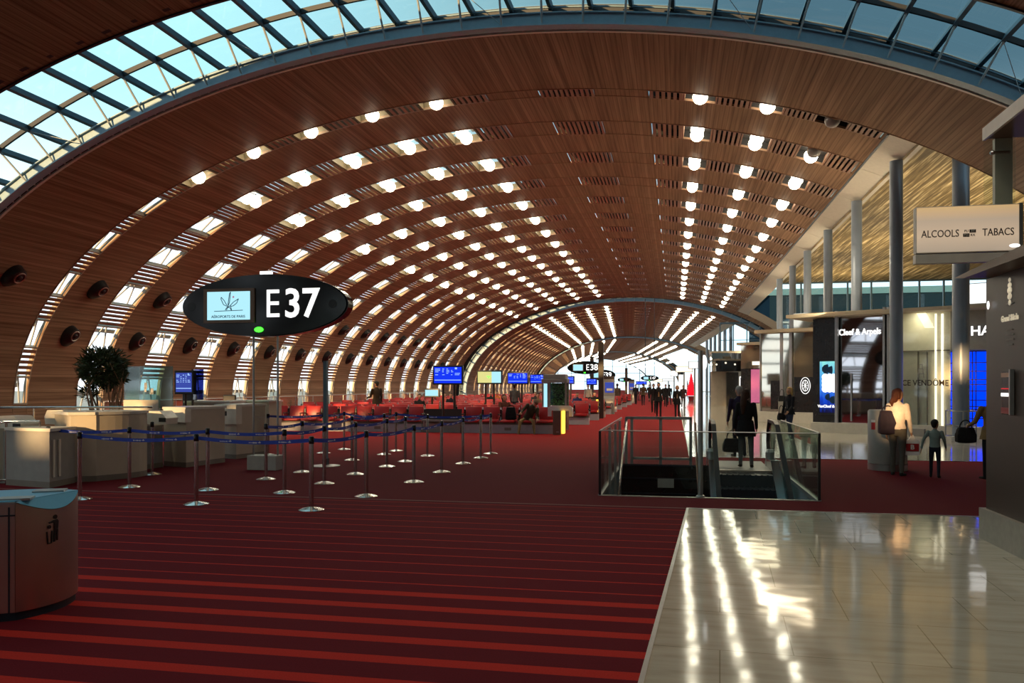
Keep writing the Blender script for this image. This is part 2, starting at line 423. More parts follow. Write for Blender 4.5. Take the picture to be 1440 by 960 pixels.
# ---- near section, overhead and behind the camera
nearm = MB(); sheet(nearm, 0, S_END, 13.45, 17.42)
ST(nearm.build('ceiling', 'vault', loc=(XC, 0, 0)))
NEARS = [13.1 - 3.65 - 3.95 * i for i in range(6)]
YB = -21.6; YG = -15.6                                       # back wall, start of the unseen glazed gap added for sun on the desks
wn += 1; strip('half', Matrix.Translation((XC, 13.1, 0)), wn)
for y in NEARS:
    wn += 1; strip('near', Matrix.Translation((XC, y, 0)), wn)
nr = ring_mesh(3.65 - NW - .325, SC); nm_ = ring_mesh(PITCH - 2 * NW, SC); ST(place(link('ceiling', nr), Matrix.Translation((XC, NEARS[0] + NW, 0))))
for y in NEARS[1:]: ST(place(link('ceiling', nm_), Matrix.Translation((XC, y + NW, 0))))
rb = MB(); sheet(rb, 0, SC, YG, NEARS[-1] - NW); ST(rb.build('ceiling', 'vault', loc=(XC, 0, 0)))
eg = empty('window_90', (XC, 0, 0)); ST(eg); gl_ = MB(); sheet(gl_, 0, S_END, YB, YG, .1, 1.2); gl_.build('pane', 'sky_pane', eg)
rf_ = MB()
for s in frange(0, S_END, 3.2)[1:-1]: rf_.bar(ap(s, YB, .0), ap(s, YG, .0), .10, .2)
rail(rf_, 0, S_END, YG - .1, YG, -.1, .2); rf_.build('rafter', 'steel', eg)
side = MB(); sheet(side, SC, S_END, YG, 13.45); ST(side.build('ceiling', 'vault', loc=(XC, 0, 0)))
# ---- skylight bands in the gaps between sections
def skylight(X, n, detail):
    e = empty('window_%d' % n); ST(e); place(e, X)
    s0, s1 = 0.0, S_END
    ss = frange(s0, s1, 1.08)
    gl = MB(); sheet(gl, s0, s1, -.3, 5.15, 1.14, 1.08); gl.build('pane', 'sky_pane', e)
    rf = MB()
    for s in ss[1:-1]: rf.bar(ap(s, -.25, 1.0), ap(s, 4.95, 1.0), .10, .20, Vector(ap(s, 0, 1)) - Vector(ap(s, 0, 0)))
    rf.build('rafter', 'steel', e)
    pu = MB(); rail(pu, s0, s1, 3.06, 3.13, .93, 1.06); rail(pu, s0, s1, 4.90, 5.0, .88, 1.08); rail(pu, s0, s1, -.34, -.22, .0, 1.16); pu.build('purlin', 'blackmetal', e)
    pu = MB(); rail(pu, s0, s1, 5.06, 5.16, .06, 1.16); rail(pu, s0, s1, 4.60, 4.64, .88, .92); pu.build('back_rail', 'steel', e)
    bm_ = MB(); rail(bm_, s0, s1, 3.64, 3.72, -.02, .30); rail(bm_, s0, s1, 3.52, 3.82, -.05, -.01); rail(bm_, s0, s1, 3.56, 3.80, .28, .31); bm_.build('arch_beam', 'beam', e)
    tb = MB(); rail(tb, s0, s1, 4.2, 4.34, .42, .56); tb.build('conduit', 'steeld', e)
    st = MB()
    for s in ss[1:-1]: st.tube(ap(s, 3.10, .95), ap(s, 3.60, -.02), .030, 6)
    if detail:
        for s in ss[4:-4:6]: st.tube(ap(s, 3.1, .9), ap(s + 1.05, 3.6, .05), .010, 5)
    st.build('strut', 'strut', e)
    br = MB()
    for s in ss[1:-1]: br.bar(ap(s - .2, 4.8, .86), ap(s + .2, 4.8, .86), .10, .05); br.tube(ap(s, 4.8, .7), ap(s, 4.8, .92), .03, 6)
    br.build('bracket', 'steeld', e)
    tr = MB(); rail(tr, s0, s1, 3.94, 4.03, -.05, .05); tr.build('trim_edge', 'trim', e)
    rc = MB(); rail(rc, s0, s1, 3.83, 3.94, .0, .10)
    rc.build('recess', 'dark', e)
    if detail:
        dt = MB()
        for s in frange(s0 + 1, s1 - 1, .30): dt.ball(ap(s, 3.885, -.005), .030, 6, 4)
        dt.build('stud', 'trim', e)
    edge = MB(); rail(edge, s0, s1, -.06, .02, -.04, .06); edge.build('edge_strip', 'steeld', e)
wn += 1; skylight(Matrix.Translation((XC, 17.42, 0)), wn, True)
for k in range(1, 4):
    wn += 1; skylight(SECM[k] @ Matrix.Translation((0, -4.0, 0)), wn, False)
# ---- glazed end of the far hall
X = SECM[3] @ Matrix.Translation((0, SEC, 0))
ew = MB(); pts = [arc(s) for s in frange(0, S_END, 1.2)]
ew.add([(x, 0, z) for x, z in pts], [tuple(range(len(pts)))])
e = empty('window_%d' % (wn + 1)); ST(e); place(e, X); ew.build('pane', 'pane', e)
fr = MB()
for x in range(-15, 18, 5): fr.bx(x - .1, x + .1, -.1, .1, 0, Z0 + VB * math.sqrt(max(0, 1 - (x / VA) ** 2)))
for z in (3, 6, 8.5): fr.bx(-VA * .98 * math.sqrt(1 - (z - Z0) ** 2 / VB ** 2), VA * .98 * math.sqrt(1 - (z - Z0) ** 2 / VB ** 2), -.1, .1, z - .08, z + .08)
fr.build('mullion', 'steel', e); wn += 1
# ---- globe lamps
LL = [12.4, 14.65, 16.85, 19.1, 21.35]; LCOLS = LL + ROPEN
side_word = [w_ + ' globe lamp' + s_ for w_, s_ in (('fifth', ' left of crown'), ('fourth', ' left of crown'), ('third', ' left of crown'), ('second', ' left of crown'), ('first', ' left of crown'), ('first', ' right of crown'), ('second', ' right of crown'), ('third', ' right of crown'))]
def globe_mesh(offs, n=14, m=9):
    mb = MB()
    for c in offs: mb.ball(c, .235, n, m)
    return mb.mesh('globe', 'globe', True)
g1 = globe_mesh([(0, 0, 0)]); gs = {}
hold = MB(); hold.tube((0, -.36, .30), (0, .36, .30), .03, 6); hold.box((0, 0, .33), (.5, .06, .05)); hold_me = hold.mesh('bracket', 'steeld')
holdh = MB(); holdh.tube((0, 0, .2), (0, 0, .36), .03, 6); holdh.box((0, 0, .33), (.5, .06, .05)); holdh_me = holdh.mesh('bracket', 'steeld')
off_me = MB().ball((0, 0, 0), .235, 14, 9).mesh('globe', 'globe_off', True)
tw_me = globe_mesh([(0, -.33, 0), (0, .33, 0)], 10, 7)
for k in range(2):
    for r, (kind, y) in enumerate(STRIPS):
        for c, s in enumerate(LCOLS):
            x, z = arc(s, .04); Mx = SECM[k] @ Matrix.Translation((x, y, z))
            where = ('%s strip beyond near skylight' % ORD[r]) if k == 0 else ('%s strip of far vault section' % ORD[r])
            dead = k == 0 and c == 7 and r == 0
            lab = ('unlit ' if dead else 'lit ') + side_word[c] + ', ' + where
            if k == 0:
                e = empty('globe_lamp'); place(e, Mx); T(e, lab, 'lamp', 'ceiling globe lamps')
                if kind == 'half':
                    link('globe', off_me if dead else g1, e); link('bracket', holdh_me, e)
                else:
                    for i, dy in enumerate((-.33, .33)):
                        o = link('globe', off_me if (c == 7 and r == 1 and i == 0) else g1, e); o.location = (0, dy, 0)
                        if c == 7 and r == 1: o['label'] = 'unlit globe' if i == 0 else 'lit globe'
                    link('bracket', hold_me, e)
            else:
                o = link('globe_lamp', g1 if kind == 'half' else tw_me); place(o, Mx); T(o, lab, 'lamp', 'globe lamps of the far vault section')
farl = MB()
for k in (2, 3):
    for r, (kind, y) in enumerate(STRIPS):
        for c, s in enumerate(LCOLS + ([36.2, 38.4] if k > 1 else [])):
            x, z = arc(s, -.12)
            for dy in ((0,) if kind == 'half' else (-.33, .33)):
                farl.ball(SECM[k] @ Vector((x, y + dy, z)), .24, 6, 5)
o = farl.build('globe_lamp', 'globe', smooth=True); T(o, 'merging lines of lit globe lamps in the farthest vault sections', 'lamps'); o['kind'] = 'stuff'
# ---- black air nozzles on the wood panels of the left wall
def nozzle(x, y, z, s, label):
    e = empty('air_nozzle', label=label, cat='air nozzle', group='air nozzles on the left wall')
    t = float(np.interp(s, _s, _t)); n = Vector((math.cos(t) * VB, 0, -math.sin(t) * VA)).normalized()
    zz = Vector((0, 1, 0)).cross(n); zz = -zz if zz.z < 0 else zz
    yax = zz.cross(n)
    R = Matrix((n, zz.cross(n), zz)).transposed().to_4x4()
    e.matrix_world = Matrix.Translation((x, y, z)) @ R
    b = MB(); prof = [(0, .40), (.10, .385), (.2, .34), (.28, .27)]
    # teardrop hood: an ellipse leaning down with a round outlet
    rings = []
    for d, rx, rz, oz in ((0, .36, .46, -.06), (.10, .35, .43, -.05), (.20, .32, .36, .0), (.28, .27, .28, .06), (.30, .22, .23, .07)):
        rings.append([(d, rx * math.cos(a), oz + rz * math.sin(a)) for a in [2 * PI * i / 18 for i in range(18)]])
    b.add([p for r_ in rings for p in r_], [(j * 18 + i, j * 18 + (i + 1) % 18, (j + 1) * 18 + (i + 1) % 18, (j + 1) * 18 + i) for j in range(4) for i in range(18)] + [tuple(4 * 18 + i for i in range(18))])
    b.build('hood', 'black', e, True)
    q = MB()
    for i in range(18):
        a0_, a1_ = 2 * PI * i / 18, 2 * PI * (i + 1) / 18
        q.tube((.31, .19 * math.cos(a0_), .07 + .2 * math.sin(a0_)), (.31, .19 * math.cos(a1_), .07 + .2 * math.sin(a1_)), .022, 6)
    q.build('outlet_ring', 'steelb', e)
    MB().lathe([(.09, 0), (.10, .02), (.05, .05)], n=12).build('damper', 'black', e).matrix_local = Matrix.Translation((.30, 0, .07)) @ Matrix.Rotation(PI / 2, 4, 'Y')
    return e
for i in range(15):
    y = 23.6 if i == 0 else (27.75 if i == 1 else 27.72 + 4.0 * (i - 1) - (i > 1) * .0)
    if i > 0: y = 21.42 + (4.98 + 1.275 if i == 1 else 8.30 + PITCH * (i - 2) + PITCH / 2)
    for s, w in ((5.95, 'upper'), (3.78, 'lower')):
        x, z = arc(s)
        nozzle(XC + x, y, z, s, 'black %s air nozzle on the %s wooden wall panel beyond the near skylight' % (w, ORD[i]))
# ================================================================ FLOOR, GROUND, ESCALATOR PIT
HX0, HX1, HY0, HY1 = -1.13, 2.07, 12.6, 17.78
def flat(pts, name, m, z=0.0):
    mb = MB(); mb.add([(p[0], p[1], z) for p in pts], [tuple(range(len(pts)))]); return ST(mb.build(name, m))
mb = MB()
def fq(x0, x1, y0, y1): mb.quad((x0, y0, 0), (x1, y0, 0), (x1, y1, 0), (x0, y1, 0))
fq(-24, 27, -25, HY0); fq(-24, HX0, HY0, HY1); fq(HX1, 27, HY0, HY1); fq(-24, 27, HY1, 92.8)
for k in (1, 2, 3):
    q = [SECM[k] @ Vector(p) for p in ((-18.8, 0 if k > 1 else -1, 0), (18.8, 0 if k > 1 else -1, 0), (18.8, GAP, 0), (-18.8, GAP, 0))]
    mb.quad(*q)
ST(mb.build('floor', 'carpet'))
flat([(-.60, -3), (.17, 11.5), (26, 11.5), (26, -3)], 'floor', 'stone', .004)
mb = MB(); mb.quad((.35, 19.75, .004), (26, 19.75, .004), (26, 92.8, .004), (.35, 92.8, .004))
for k in (1, 2, 3):
    mb.quad(*[SECM[k] @ Vector(p) for p in ((5.35, 0, .004), (18.7, 0, .004), (18.7, GAP, .004), (5.35, GAP, .004))])
ST(mb.build('floor', 'stone'))
tr = MB(); tr.box((-.215, 4.25, .006), (.03, 14.55, .008), rz=-math.atan(.0532)); tr.bx(.17, 12, 11.49, 11.52, .002, .010); tr.bx(.33, .36, 19.75, 92, .002, .010); tr.bx(.33, 20, 19.74, 19.77, .002, .010)
ST(tr.build('trim_1', 'alu'))
M['apron'] = mat('apron', (.52, .50, .47), .9, nscale=.05)
g = MB(); g.quad((-700, -300, -5), (500, -300, -5), (500, 900, -5), (-700, 900, -5)); ST(g.build('ground', 'apron'))
# pit
M['pit_wall'] = mat('pit_wall', (.22, .27, .31), .5)
p = MB(); ZD = -3.9
p.quad((HX0, HY0, 0), (HX0, HY1, 0), (HX0, HY1, ZD), (HX0, HY0, ZD)); p.quad((HX1, HY0, 0), (HX1, HY1, 0), (HX1, HY1, ZD), (HX1, HY0, ZD)); ST(p.build('wall_pit_side', 'pit_wall'))
p = MB(); p.quad((HX0, HY1, 0), (HX1, HY1, 0), (HX1, HY1, ZD), (HX0, HY1, ZD)); p.quad((HX0, HY0, 0), (HX1, HY0, 0), (HX1, HY0, ZD), (HX0, HY0, ZD)); p.quad((HX0, HY0, ZD), (HX1, HY0, ZD), (HX1, HY1, ZD), (HX0, HY1, ZD)); ST(p.build('wall_pit_back', 'shopd'))  # unlit back of the pit painted near-black in place of shade
p = MB()
for z in (-.02, -.30, -.62, -.95): p.bx(HX0, .45, HY1 - .03, HY1 - .005, z - .02, z + .012)
ST(p.build('trim_2', 'steeld'))
pl = MB(); pl.bx(-.36, -.02, HY1 - .05, HY1 - .03, -.49, -.30); T(pl.build('notice_plate', 'concrete'), 'small grey notice plate on the shade-black wall of the stairwell pit', 'notice plate')
# glass balustrade round the pit
gb = empty('glass_balustrade', ((HX0 + HX1) / 2, HY0, 0), label='frameless glass balustrade panels enclosing the escalator opening', cat='balustrade')
ox, oy = (HX0 + HX1) / 2, HY0
def gpan(nm, x0, x1, y0, y1, z0, z1, m='clear'):
    return MB().bx(x0 - ox, x1 - ox, y0 - oy, y1 - oy, z0, z1).build(nm, m, gb)
gpan('front_pane', HX0, HX1, HY0 - .012, HY0 + .012, -.02, .99)
gpan('side_pane', HX0 - .012, HX0 + .012, HY0, HY1, -.02, 1.0); gpan('side_pane', HX1 - .012, HX1 + .012, HY0, 17.0, -.02, 1.0, 'green')
e_ = MB()
for a, b in (((HX0, HY0, 1.0), (HX1, HY0, .99)), ((HX0, HY0, 1.0), (HX0, HY1, 1.0)), ((HX1, HY0, 1.0), (HX1, 17.0, 1.0))):
    e_.tube((a[0] - ox, a[1] - oy, a[2]), (b[0] - ox, b[1] - oy, b[2]), .009, 6)
e_.build('top_edge', 'alu', gb)
for x, y in ((HX0, HY0), (HX1, HY0)): MB().bx(x - .018 - ox, x + .018 - ox, y - .018 - oy, y + .018 - oy, -.02, .99).build('corner_strip', 'black', gb)
e_ = MB(); e_.bx(HX0 - ox - .02, HX1 - ox + .02, -.03, .03, -.05, .012); e_.bx(HX0 - ox - .03, HX0 - ox + .03, 0, HY1 - HY0, -.05, .012); e_.bx(HX1 - ox - .03, HX1 - ox + .03, 0, HY1 - HY0, -.05, .012); e_.build('floor_channel', 'alu', gb)
rr = MB(); Yr = HY1
for x in (HX0 + .10, HX0 + .22, -.30, .33): rr.bx(x - .03 - ox, x + .03 - ox, Yr - .03 - oy, Yr + .03 - oy, 0, 1.0)
rr.bx(HX0 + .10 - ox, .36 - ox, Yr - .03 - oy, Yr + .03 - oy, .96, 1.02); rr.bx(HX0 + .22 - ox, .36 - ox, Yr - .03 - oy, Yr + .03 - oy, .10, .15); rr.build('back_frame', 'alu', gb)
gpan('back_pane', HX0 + .22, .33, Yr - .008, Yr + .008, .12, .97)
for y in (13.9, 15.2, 16.5): MB().bx(HX0 + .03 - ox, HX0 + .07 - ox, y - .02 - oy, y + .02 - oy, -.6, .98).build('side_post', 'alu', gb)
gr = MB(); gr.tube((HX0 + .12 - ox, 17.6 - oy, .9), (HX0 + .12 - ox, 14.5 - oy, -.55), .022, 8); gr.tube((.42 - ox, 17.6 - oy, .9), (.42 - ox, 14.5 - oy, -.55), .022, 8); gr.build('handrail', 'chrome', gb)
# escalator
ex = empty('escalator', (1.35, 17.5, 0), label='narrow escalator sinking into the floor towards the viewer behind glass', cat='escalator')
X0, X1 = -.60, .60
st = MB(); SL = math.tan(math.radians(30))
for i in range(12):
    y = -.75 - i * .40; z = -.02 - i * .40 * SL
    st.bx(X0 + .10, X1 - .10, y - .42, y, z - .24 - .35, z - .02)
    for k in range(9): st.bx(X0 + .12 + k * .108, X0 + .15 + k * .108, y - .42, y, z - .02, z - .008)
st.build('step', 'steeld', ex)
ld = MB(); ld.bx(X0 + .08, X1 - .08, -.75, 1.3, -.03, .012); ld.build('landing_plate', 'plinth', ex)
cb = MB(); cb.bx(X0 + .1, X1 - .1, -.80, -.72, -.03, .014); cb.build('comb', 'steelb', ex)
prof = [(.35, .95), (-.75, .95), (-4.75, .95 - 4 * SL)]
for sx in (X0, X1):
    h = MB(); pts = [(sx, .30, .08), (sx, .50, .22), (sx, .62, .5), (sx, .56, .78), (sx, .35, .95), (sx, -.6, .95), (sx, -.9, .90), (sx, -4.75, .90 - 3.85 * SL)]
    for a, b in zip(pts[:-1], pts[1:]): h.bar(a, b, .085, .06)
    h.build('handrail', 'rubber', ex)
    b = MB(); b.prism([(.5, .1), (.5, .75), (.33, .90), (-.65, .90), (-4.75, .88 - 4 * SL), (-4.75, .2 - 4 * SL), (-.7, .12)], -.012, .012, lambda a, c, hh, sx=sx: (sx + hh, a, c)); b.build('balustrade_pane', 'green', ex)
    k = MB(); k.prism([(.45, -.03), (.45, .16), (-.62, .20), (-4.75, .24 - 4.05 * SL), (-4.75, -.4 - 4.05 * SL), (-.7, -.4)], -.09, .09, lambda a, c, hh, sx=sx: (sx + hh, a, c)); k.build('skirt', 'chrome', ex)
    nl = MB(); nl.lathe([(.10, 0), (.10, .30), (.07, .36)], (sx, .25, 0), 14); nl.build('newel_base', 'alu', ex)
# tall post at the pit corner
po = empty('lamp_post', (.38, 12.68, 0), label='slim grey post with a small oval lamp standing at the escalator opening', cat='post')
MB().tube((0, 0, -.6), (0, 0, 2.22), .038, 12).build('pole', 'alu', po, True)
MB().lathe([(.07, 0), (.07, .02), (.045, .04)], n=16).build('foot', 'alu', po, True)
MB().ball((.055, .04, 2.04), .1, 12, 8, (.45, .45, 1.15)).build('lamp', 'lit_white', po, True)
# ================================================================ RIGHT SIDE
fa = MB()
def fascia(X, y0, y1, n):
    fa = MB(); x, z = arc(SC)
    P = [(x - .02, z + .03), (x + .95, z - .38), (x + .99, z - .30), (x + .02, z + .35)]
    ys = frange(y0, y1, PITCH)
    for a, b in zip(ys[:-1], ys[1:]): fa.prism(P, a + .012, b - .012, lambda u, v, h: (u, h, v))
    o = fa.build('trim_%d' % n, 'white'); ST(o); place(o, X)
    ed = MB(); ed.bx(x - .06, x + .0, y0, y1, z - .02, z + .10); o2 = ed.build('trim_%d' % (n + 1), 'steeld'); ST(o2); place(o2, X)
fascia(SECM[0], 4.36, 63.6, 3); fascia(SECM[1], 4.36, 63.6, 5)
cols = [21.5, 27.55, 33.25, 39.2, 45.1, 50.6, 56.7]
cw = ['nearest tall grey round column, beside the dark kiosk', 'second tall grey column from the front, before the jewellery shop']
for i, y in enumerate(cols):
    c = empty('column', (6.82, y, 0) if i else (8.45, 26.8, 0))
    zt = 8.72
    MB().tube((0, 0, .1), (0, 0, zt), .195 if i else .235, 24, caps=True).build('shaft', 'column', c, True)
    MB().lathe([(.25, 0), (.25, .10), (.20, .12)], n=24).build('base', 'alu', c, True)
    T(c, cw[i] if i < 2 else '%s tall grey round column from the front, under the white ceiling edge' % ORD[i], 'column', 'columns along the shop fronts')
for i in range(6):
    P_ = SECM[1] @ Vector((11.8, 6 + 6 * i, 0))
    c = empty('column', P_); MB().tube((0, 0, 0), (0, 0, 8.6), .195, 14).build('shaft', 'column', c, True); MB().lathe([(.23, 0), (.23, .10), (.20, .12)], n=14).build('base', 'alu', c, True)
    T(c, '%s grey column in the second vault section, behind the shops' % ORD[i], 'column', 'far columns')
gc = MB(); gc.quad((6.95, 25.8, 8.74), (27, 25.8, 8.74), (27, 59.1, 8.74), (6.95, 59.1, 8.74), uv=[(6.95, 25.8), (27, 25.8), (27, 59), (6.95, 59)])
ST(gc.build('ceiling', 'gold'))
w_ = MB(); w_.bx(26.6, 26.8, 11, 60, -.1, 8.8); w_.bx(13.6, 26.8, 25.4, 25.6, 5, 9); ST(w_.build('wall_right', 'beige'))
def glazed(y, x0, x1, z0, z1, step, n, wall_below=True):
    e = empty('window_%d' % n, (0, y, 0)); ST(e)
    MB().bx(x0, x1, -.02, .02, z0, z1).build('pane', 'pane', e)
    m_ = MB()
    for x in frange(x0, x1, step): m_.bx(x - .05, x + .05, -.08, .08, z0, z1)
    m_.bx(x0, x1, -.1, .1, z1 - .08, z1 + .1); m_.bx(x0, x1, -.08, .08, (z0 + z1) / 2 - .3, (z0 + z1) / 2 - .24)
    m_.build('mullion', 'steel', e)
glazed(59, 7.0, 26.6, 3.6, 8.72, 1.52, wn + 1); wn += 1
w_ = MB(); w_.bx(9.4, 26.6, 58.9, 59.1, 0, 3.6); ST(w_.build('wall_far', 'beige'))
glazed(93.2, 4.9, 13.5, 5.3, 8.5, 1.5, wn + 1); wn += 1
w_ = MB(); w_.bx(4.9, 13.5, 93.1, 93.3, 0, 5.3); ST(w_.build('wall_far', 'beige'))
# building outside
M['bldg'] = mat('dark_blue_building', (.006, .018, .035), .9, nscale=.3, spec=0); M['bldgw'] = mat('pale_parapet', (.06, .15, .22), .9, spec=0)
bd = empty('airport_building', (30, 110, -5), label='dark blue flat-roofed building with pale parapet outside the right clerestory windows', cat='building')
MB().bx(-18, 40, 0, 30, 0, 18.2).build('wall', 'bldg', bd); MB().bx(-18.3, 40.3, -.3, 30.3, 18.2, 19.0).build('parapet', 'bldgw', bd)
wb = MB()
for x in range(-16, 40, 4): wb.bx(x, x + .5, -.1, .05, 14, 18)
wb.build('window_bar', 'pane', bd)
# ---------------------------------------------------------------- shop boxes: fronts turned a little towards the hall
FD = Vector((.862, -.506, 0)); FN = Vector((-.506, -.862, 0))
class Front:
    def __init__(s, A): s.A = Vector((A[0], A[1], 0)); s.e = None
    def t(s, px):
        a, b, _ = ray(px, 541); k = a / b
        return (k * s.A.y - s.A.x) / (FD.x - k * FD.y)
    def z(s, px, py):
        a, b, v = ray(px, py); P_ = s.A + FD * s.t(px); return EYE + v * (P_.y / b)
    def pt(s, t, z, out=0): P_ = s.A + FD * t + FN * out; return Vector((P_.x, P_.y, z))
    def slab(s, mb, t0, t1, z0, z1, o0, o1):
        vs = [s.pt(t, z, o) - s.o for t in (t0, t1) for o in (o0, o1) for z in (z0, z1)]
        mb.add(vs, [(0, 1, 3, 2), (4, 6, 7, 5), (0, 4, 5, 1), (2, 3, 7, 6), (0, 2, 6, 4), (1, 5, 7, 3)]); return mb
    def px(s, mb, x0, x1, y0, y1, o0, o1):
        xm = (x0 + x1) / 2; return s.slab(mb, s.t(x0), s.t(x1), max(.0, s.z(xm, y1)), s.z(xm, y0), o0, o1)
    def part(s, nm, m, x0, x1, y0, y1, o0, o1): return s.px(MB(), x0, x1, y0, y1, o0, o1).build(nm, m, s.e)
    def text(s, txt, px, py, size, m, out=.05, bold=0, sx=1, nm='lettering'):
        p_ = s.pt(s.t(px), s.z(px, py), out) - s.o
        return text(txt, size, m, s.e, p_, (PI / 2, 0, math.atan2(FD.y, FD.x)), nm, bold, .008, sx=sx)
    def start(s, name, label, cat):
        s.o = s.pt(1, 0); s.e = empty(name, s.o, label=label, cat=cat); return s.e
s1_ = Front((4.95, 31.2)); s1_.start('jewellery_shop', 'dark glass jewellery shop front behind the columns, with a lit blue poster', 'shop')
T0, TE = s1_.t(1117), s1_.t(1420)
R = MB(); s1_.slab(R, T0, TE, 4.10, 4.22, -1.5, .75); R.build('roof', 'canopy', s1_.e)
R = MB(); s1_.slab(R, s1_.t(1145), TE, 0, 4.1, -1.3, -.35); R.build('back_wall', 'shopd', s1_.e)
s1_.part('display_panel', 'shopd', 1145, 1180, 448, 597, -.3, .12)
s1_.part('poster_frame', 'black', 1152, 1179, 504, 583, .12, .14)
s1_.part('dark_pane', 'shopg', 1180, 1242, 442, 597, -.1, .0)
mu = MB(); s1_.px(mu, 1177, 1181, 438, 600, .1, .22); s1_.px(mu, 1243, 1246, 432, 600, -.1, .15); s1_.px(mu, 1249, 1252, 432, 600, -.1, .15); s1_.px(mu, 1196.5, 1198.5, 525, 592, .02, .05); mu.build('post', 'alu', s1_.e)
hd = MB(); s1_.px(hd, 1117, 1243, 438, 446, -.2, .05); hd.build('header', 'canopy', s1_.e)
s1_.text('Van Cleef & Arpels', 1200, 467, .30, 'lit_white', .03, .006, .8)
bw_ = MB(); s1_.px(bw_, 1253, 1336, 436, 601, -.3, -.05); bw_.build('pale_wall', 'beige', s1_.e)
s1_.part('glass_front', 'clear', 1253, 1336, 440, 600, .05, .07)
ls = MB(); s1_.px(ls, 1315, 1317.5, 441, 600, .0, .05); s1_.px(ls, 1324, 1327, 441, 600, .0, .05); ls.build('light_strip', 'lit_warm', s1_.e)
dv = MB(); s1_.px(dv, 1253, 1336, 492.5, 494, -.02, .04); s1_.px(dv, 1290, 1292, 494, 600, -.04, .0); s1_.px(dv, 1303, 1304.5, 494, 600, -.04, .0); dv.build('seam', 'deskd', s1_.e)
s1_.text('PLACE VENDÔME', 1293, 538.5, .27, 'kiosk', .09, .003, .85)
lg = MB()
for i, (w_0, h0) in enumerate(((9, 6), (7, 6), (5, 5))): s1_.px(lg, 1296 - w_0 / 2, 1296 + w_0 / 2, 531 - i * 7 - h0, 531 - i * 7 - h0 + 1, .08, .09); s1_.px(lg, 1296 - w_0 / 2, 1296 - w_0 / 2 + 1, 524 - i * 6, 531 - i * 6, .08, .09); s1_.px(lg, 1296 + w_0 / 2 - 1, 1296 + w_0 / 2, 524 - i * 6, 531 - i * 6, .08, .09)
lg.build('emblem', 'plinth', s1_.e)
gw = MB(); s1_.px(gw, 1336, 1420, 428, 492, -.3, -.05); gw.build('grey_wall', 'plinth', s1_.e)
s1_.part('blue_panel', 'blue_glow', 1336, 1420, 493, 603, -.25, -.1)
gr_ = MB()
for y in (493, 509, 521, 533, 540, 549, 562, 571, 575, 588): s1_.px(gr_, 1336, 1420, y, y + 1.2, -.1, -.06)
for x in (1338, 1346, 1366, 1371, 1392): s1_.px(gr_, x, x + 1.2, 493, 603, -.1, -.06)
gr_.build('grid_bar', 'shopd', s1_.e)
s1_.text('HA', 1379.5, 465.5, .42, 'lit_white', .06, .010, 1.0); s1_.text('HA', 1378.5, 465.5, .42, 'black', .03, .02, 1.0, nm='letter_side')  # black copy set behind forms the black sides of the letters
pl_ = MB(); s1_.px(pl_, 1145, 1420, 597, 614, -.3, .35); pl_.build('plinth', 'white', s1_.e)
cab = MB(); s1_.px(cab, 1284, 1306, 602, 619, .35, .55); cab.build('floor_box', 'plinth', s1_.e)
# poster: blue picture with a pale quatrefoil row and dark jewel shapes
pf = s1_.part('poster', 'screen_pale', 1155, 1178.5, 508, 580, .14, .15)
def poster():
    m, nt, N, L, B = new_mat('poster_blue'); N.remove(B)
    tc = N.new('ShaderNodeTexCoord'); sp = N.new('ShaderNodeSeparateXYZ'); L.new(tc.outputs['Generated'], sp.inputs[0])
    nz = N.new('ShaderNodeTexNoise'); nz.inputs['Scale'].default_value = 3; L.new(tc.outputs['Generated'], nz.inputs['Vector'])
    v = mth(N, L, 'ADD', sp.outputs[2], mth(N, L, 'MULTIPLY', mth(N, L, 'SUBTRACT', nz.outputs['Fac'], .5), .5))
    c = ramp(N, L, v, [(.0, (.01, .01, .05)), (.25, (.01, .06, .6)), (.5, (.05, .25, .85)), (.75, (.12, .5, .85)), (1, (.3, .85, .8))])
    e = N.new('ShaderNodeEmission'); e.inputs[1].default_value = .85; L.new(c, e.inputs[0]); L.new(e.outputs[0], N['Material Output'].inputs[0]); return m
pf.data.materials[0] = poster()
qf = MB()
for ix in range(3):
    for iy in range(4):
        p_ = s1_.pt(s1_.t(1163 + ix * 6), s1_.z(1167, 530 + iy * 5.6), .16) - s1_.o
        qf.ball(p_, .125, 10, 5, (1, .5, 1))
qf.build('jewel', 'lit_white', pf)
hs = MB()
for a_, b_, r in ((1166, 519, .2), (1172, 520, .16), (1168, 558, .14), (1175, 562, .16)): hs.ball(s1_.pt(s1_.t(a_), s1_.z(a_, b_), .15) - s1_.o, r, 10, 5, (1, .1, .9))
hs.build('dark_jewel_shape', 'ink', pf)
s1_.text('VanCleef & A', 1166.5, 571, .13, 'lit_white', .165, .004)
# further glass boxes
s2_ = Front((3.9, 39.1)); s2_.start('glass_shop', 'glass shop box with cream interior left of the dark jewellery shop', 'shop')
M['shopm'] = mat('cream_mirror_glass', (.62, .58, .48), .04, .85, noise=0)
R = MB(); s2_.slab(R, s2_.t(1066), s2_.t(1150), 4.05, 4.2, -1.0, .4); R.build('roof', 'canopy', s2_.e)
R = MB(); s2_.slab(R, s2_.t(1070), s2_.t(1150), 0, 4.05, -1.0, -.4); R.build('back_wall', 'beige', s2_.e)
s2_.part('pane', 'shopm', 1070, 1112, 468, 578, -.1, 0); s2_.part('pane', 'shopm', 1116, 1148, 440, 578, -.1, 0)
s2_.part('dark_panel', 'shopd', 1117, 1148, 530, 580, .0, .02)
s2_.part('dark_panel', 'shopd', 1084, 1098, 535, 575, .0, .02)
mu = MB(); s2_.px(mu, 1111, 1115, 462, 580, -.1, .12); s2_.px(mu, 1069, 1070.5, 465, 580, -.1, .06); s2_.px(mu, 1097, 1101, 468, 578, -.05, .03); mu.build('post', 'alu', s2_.e)
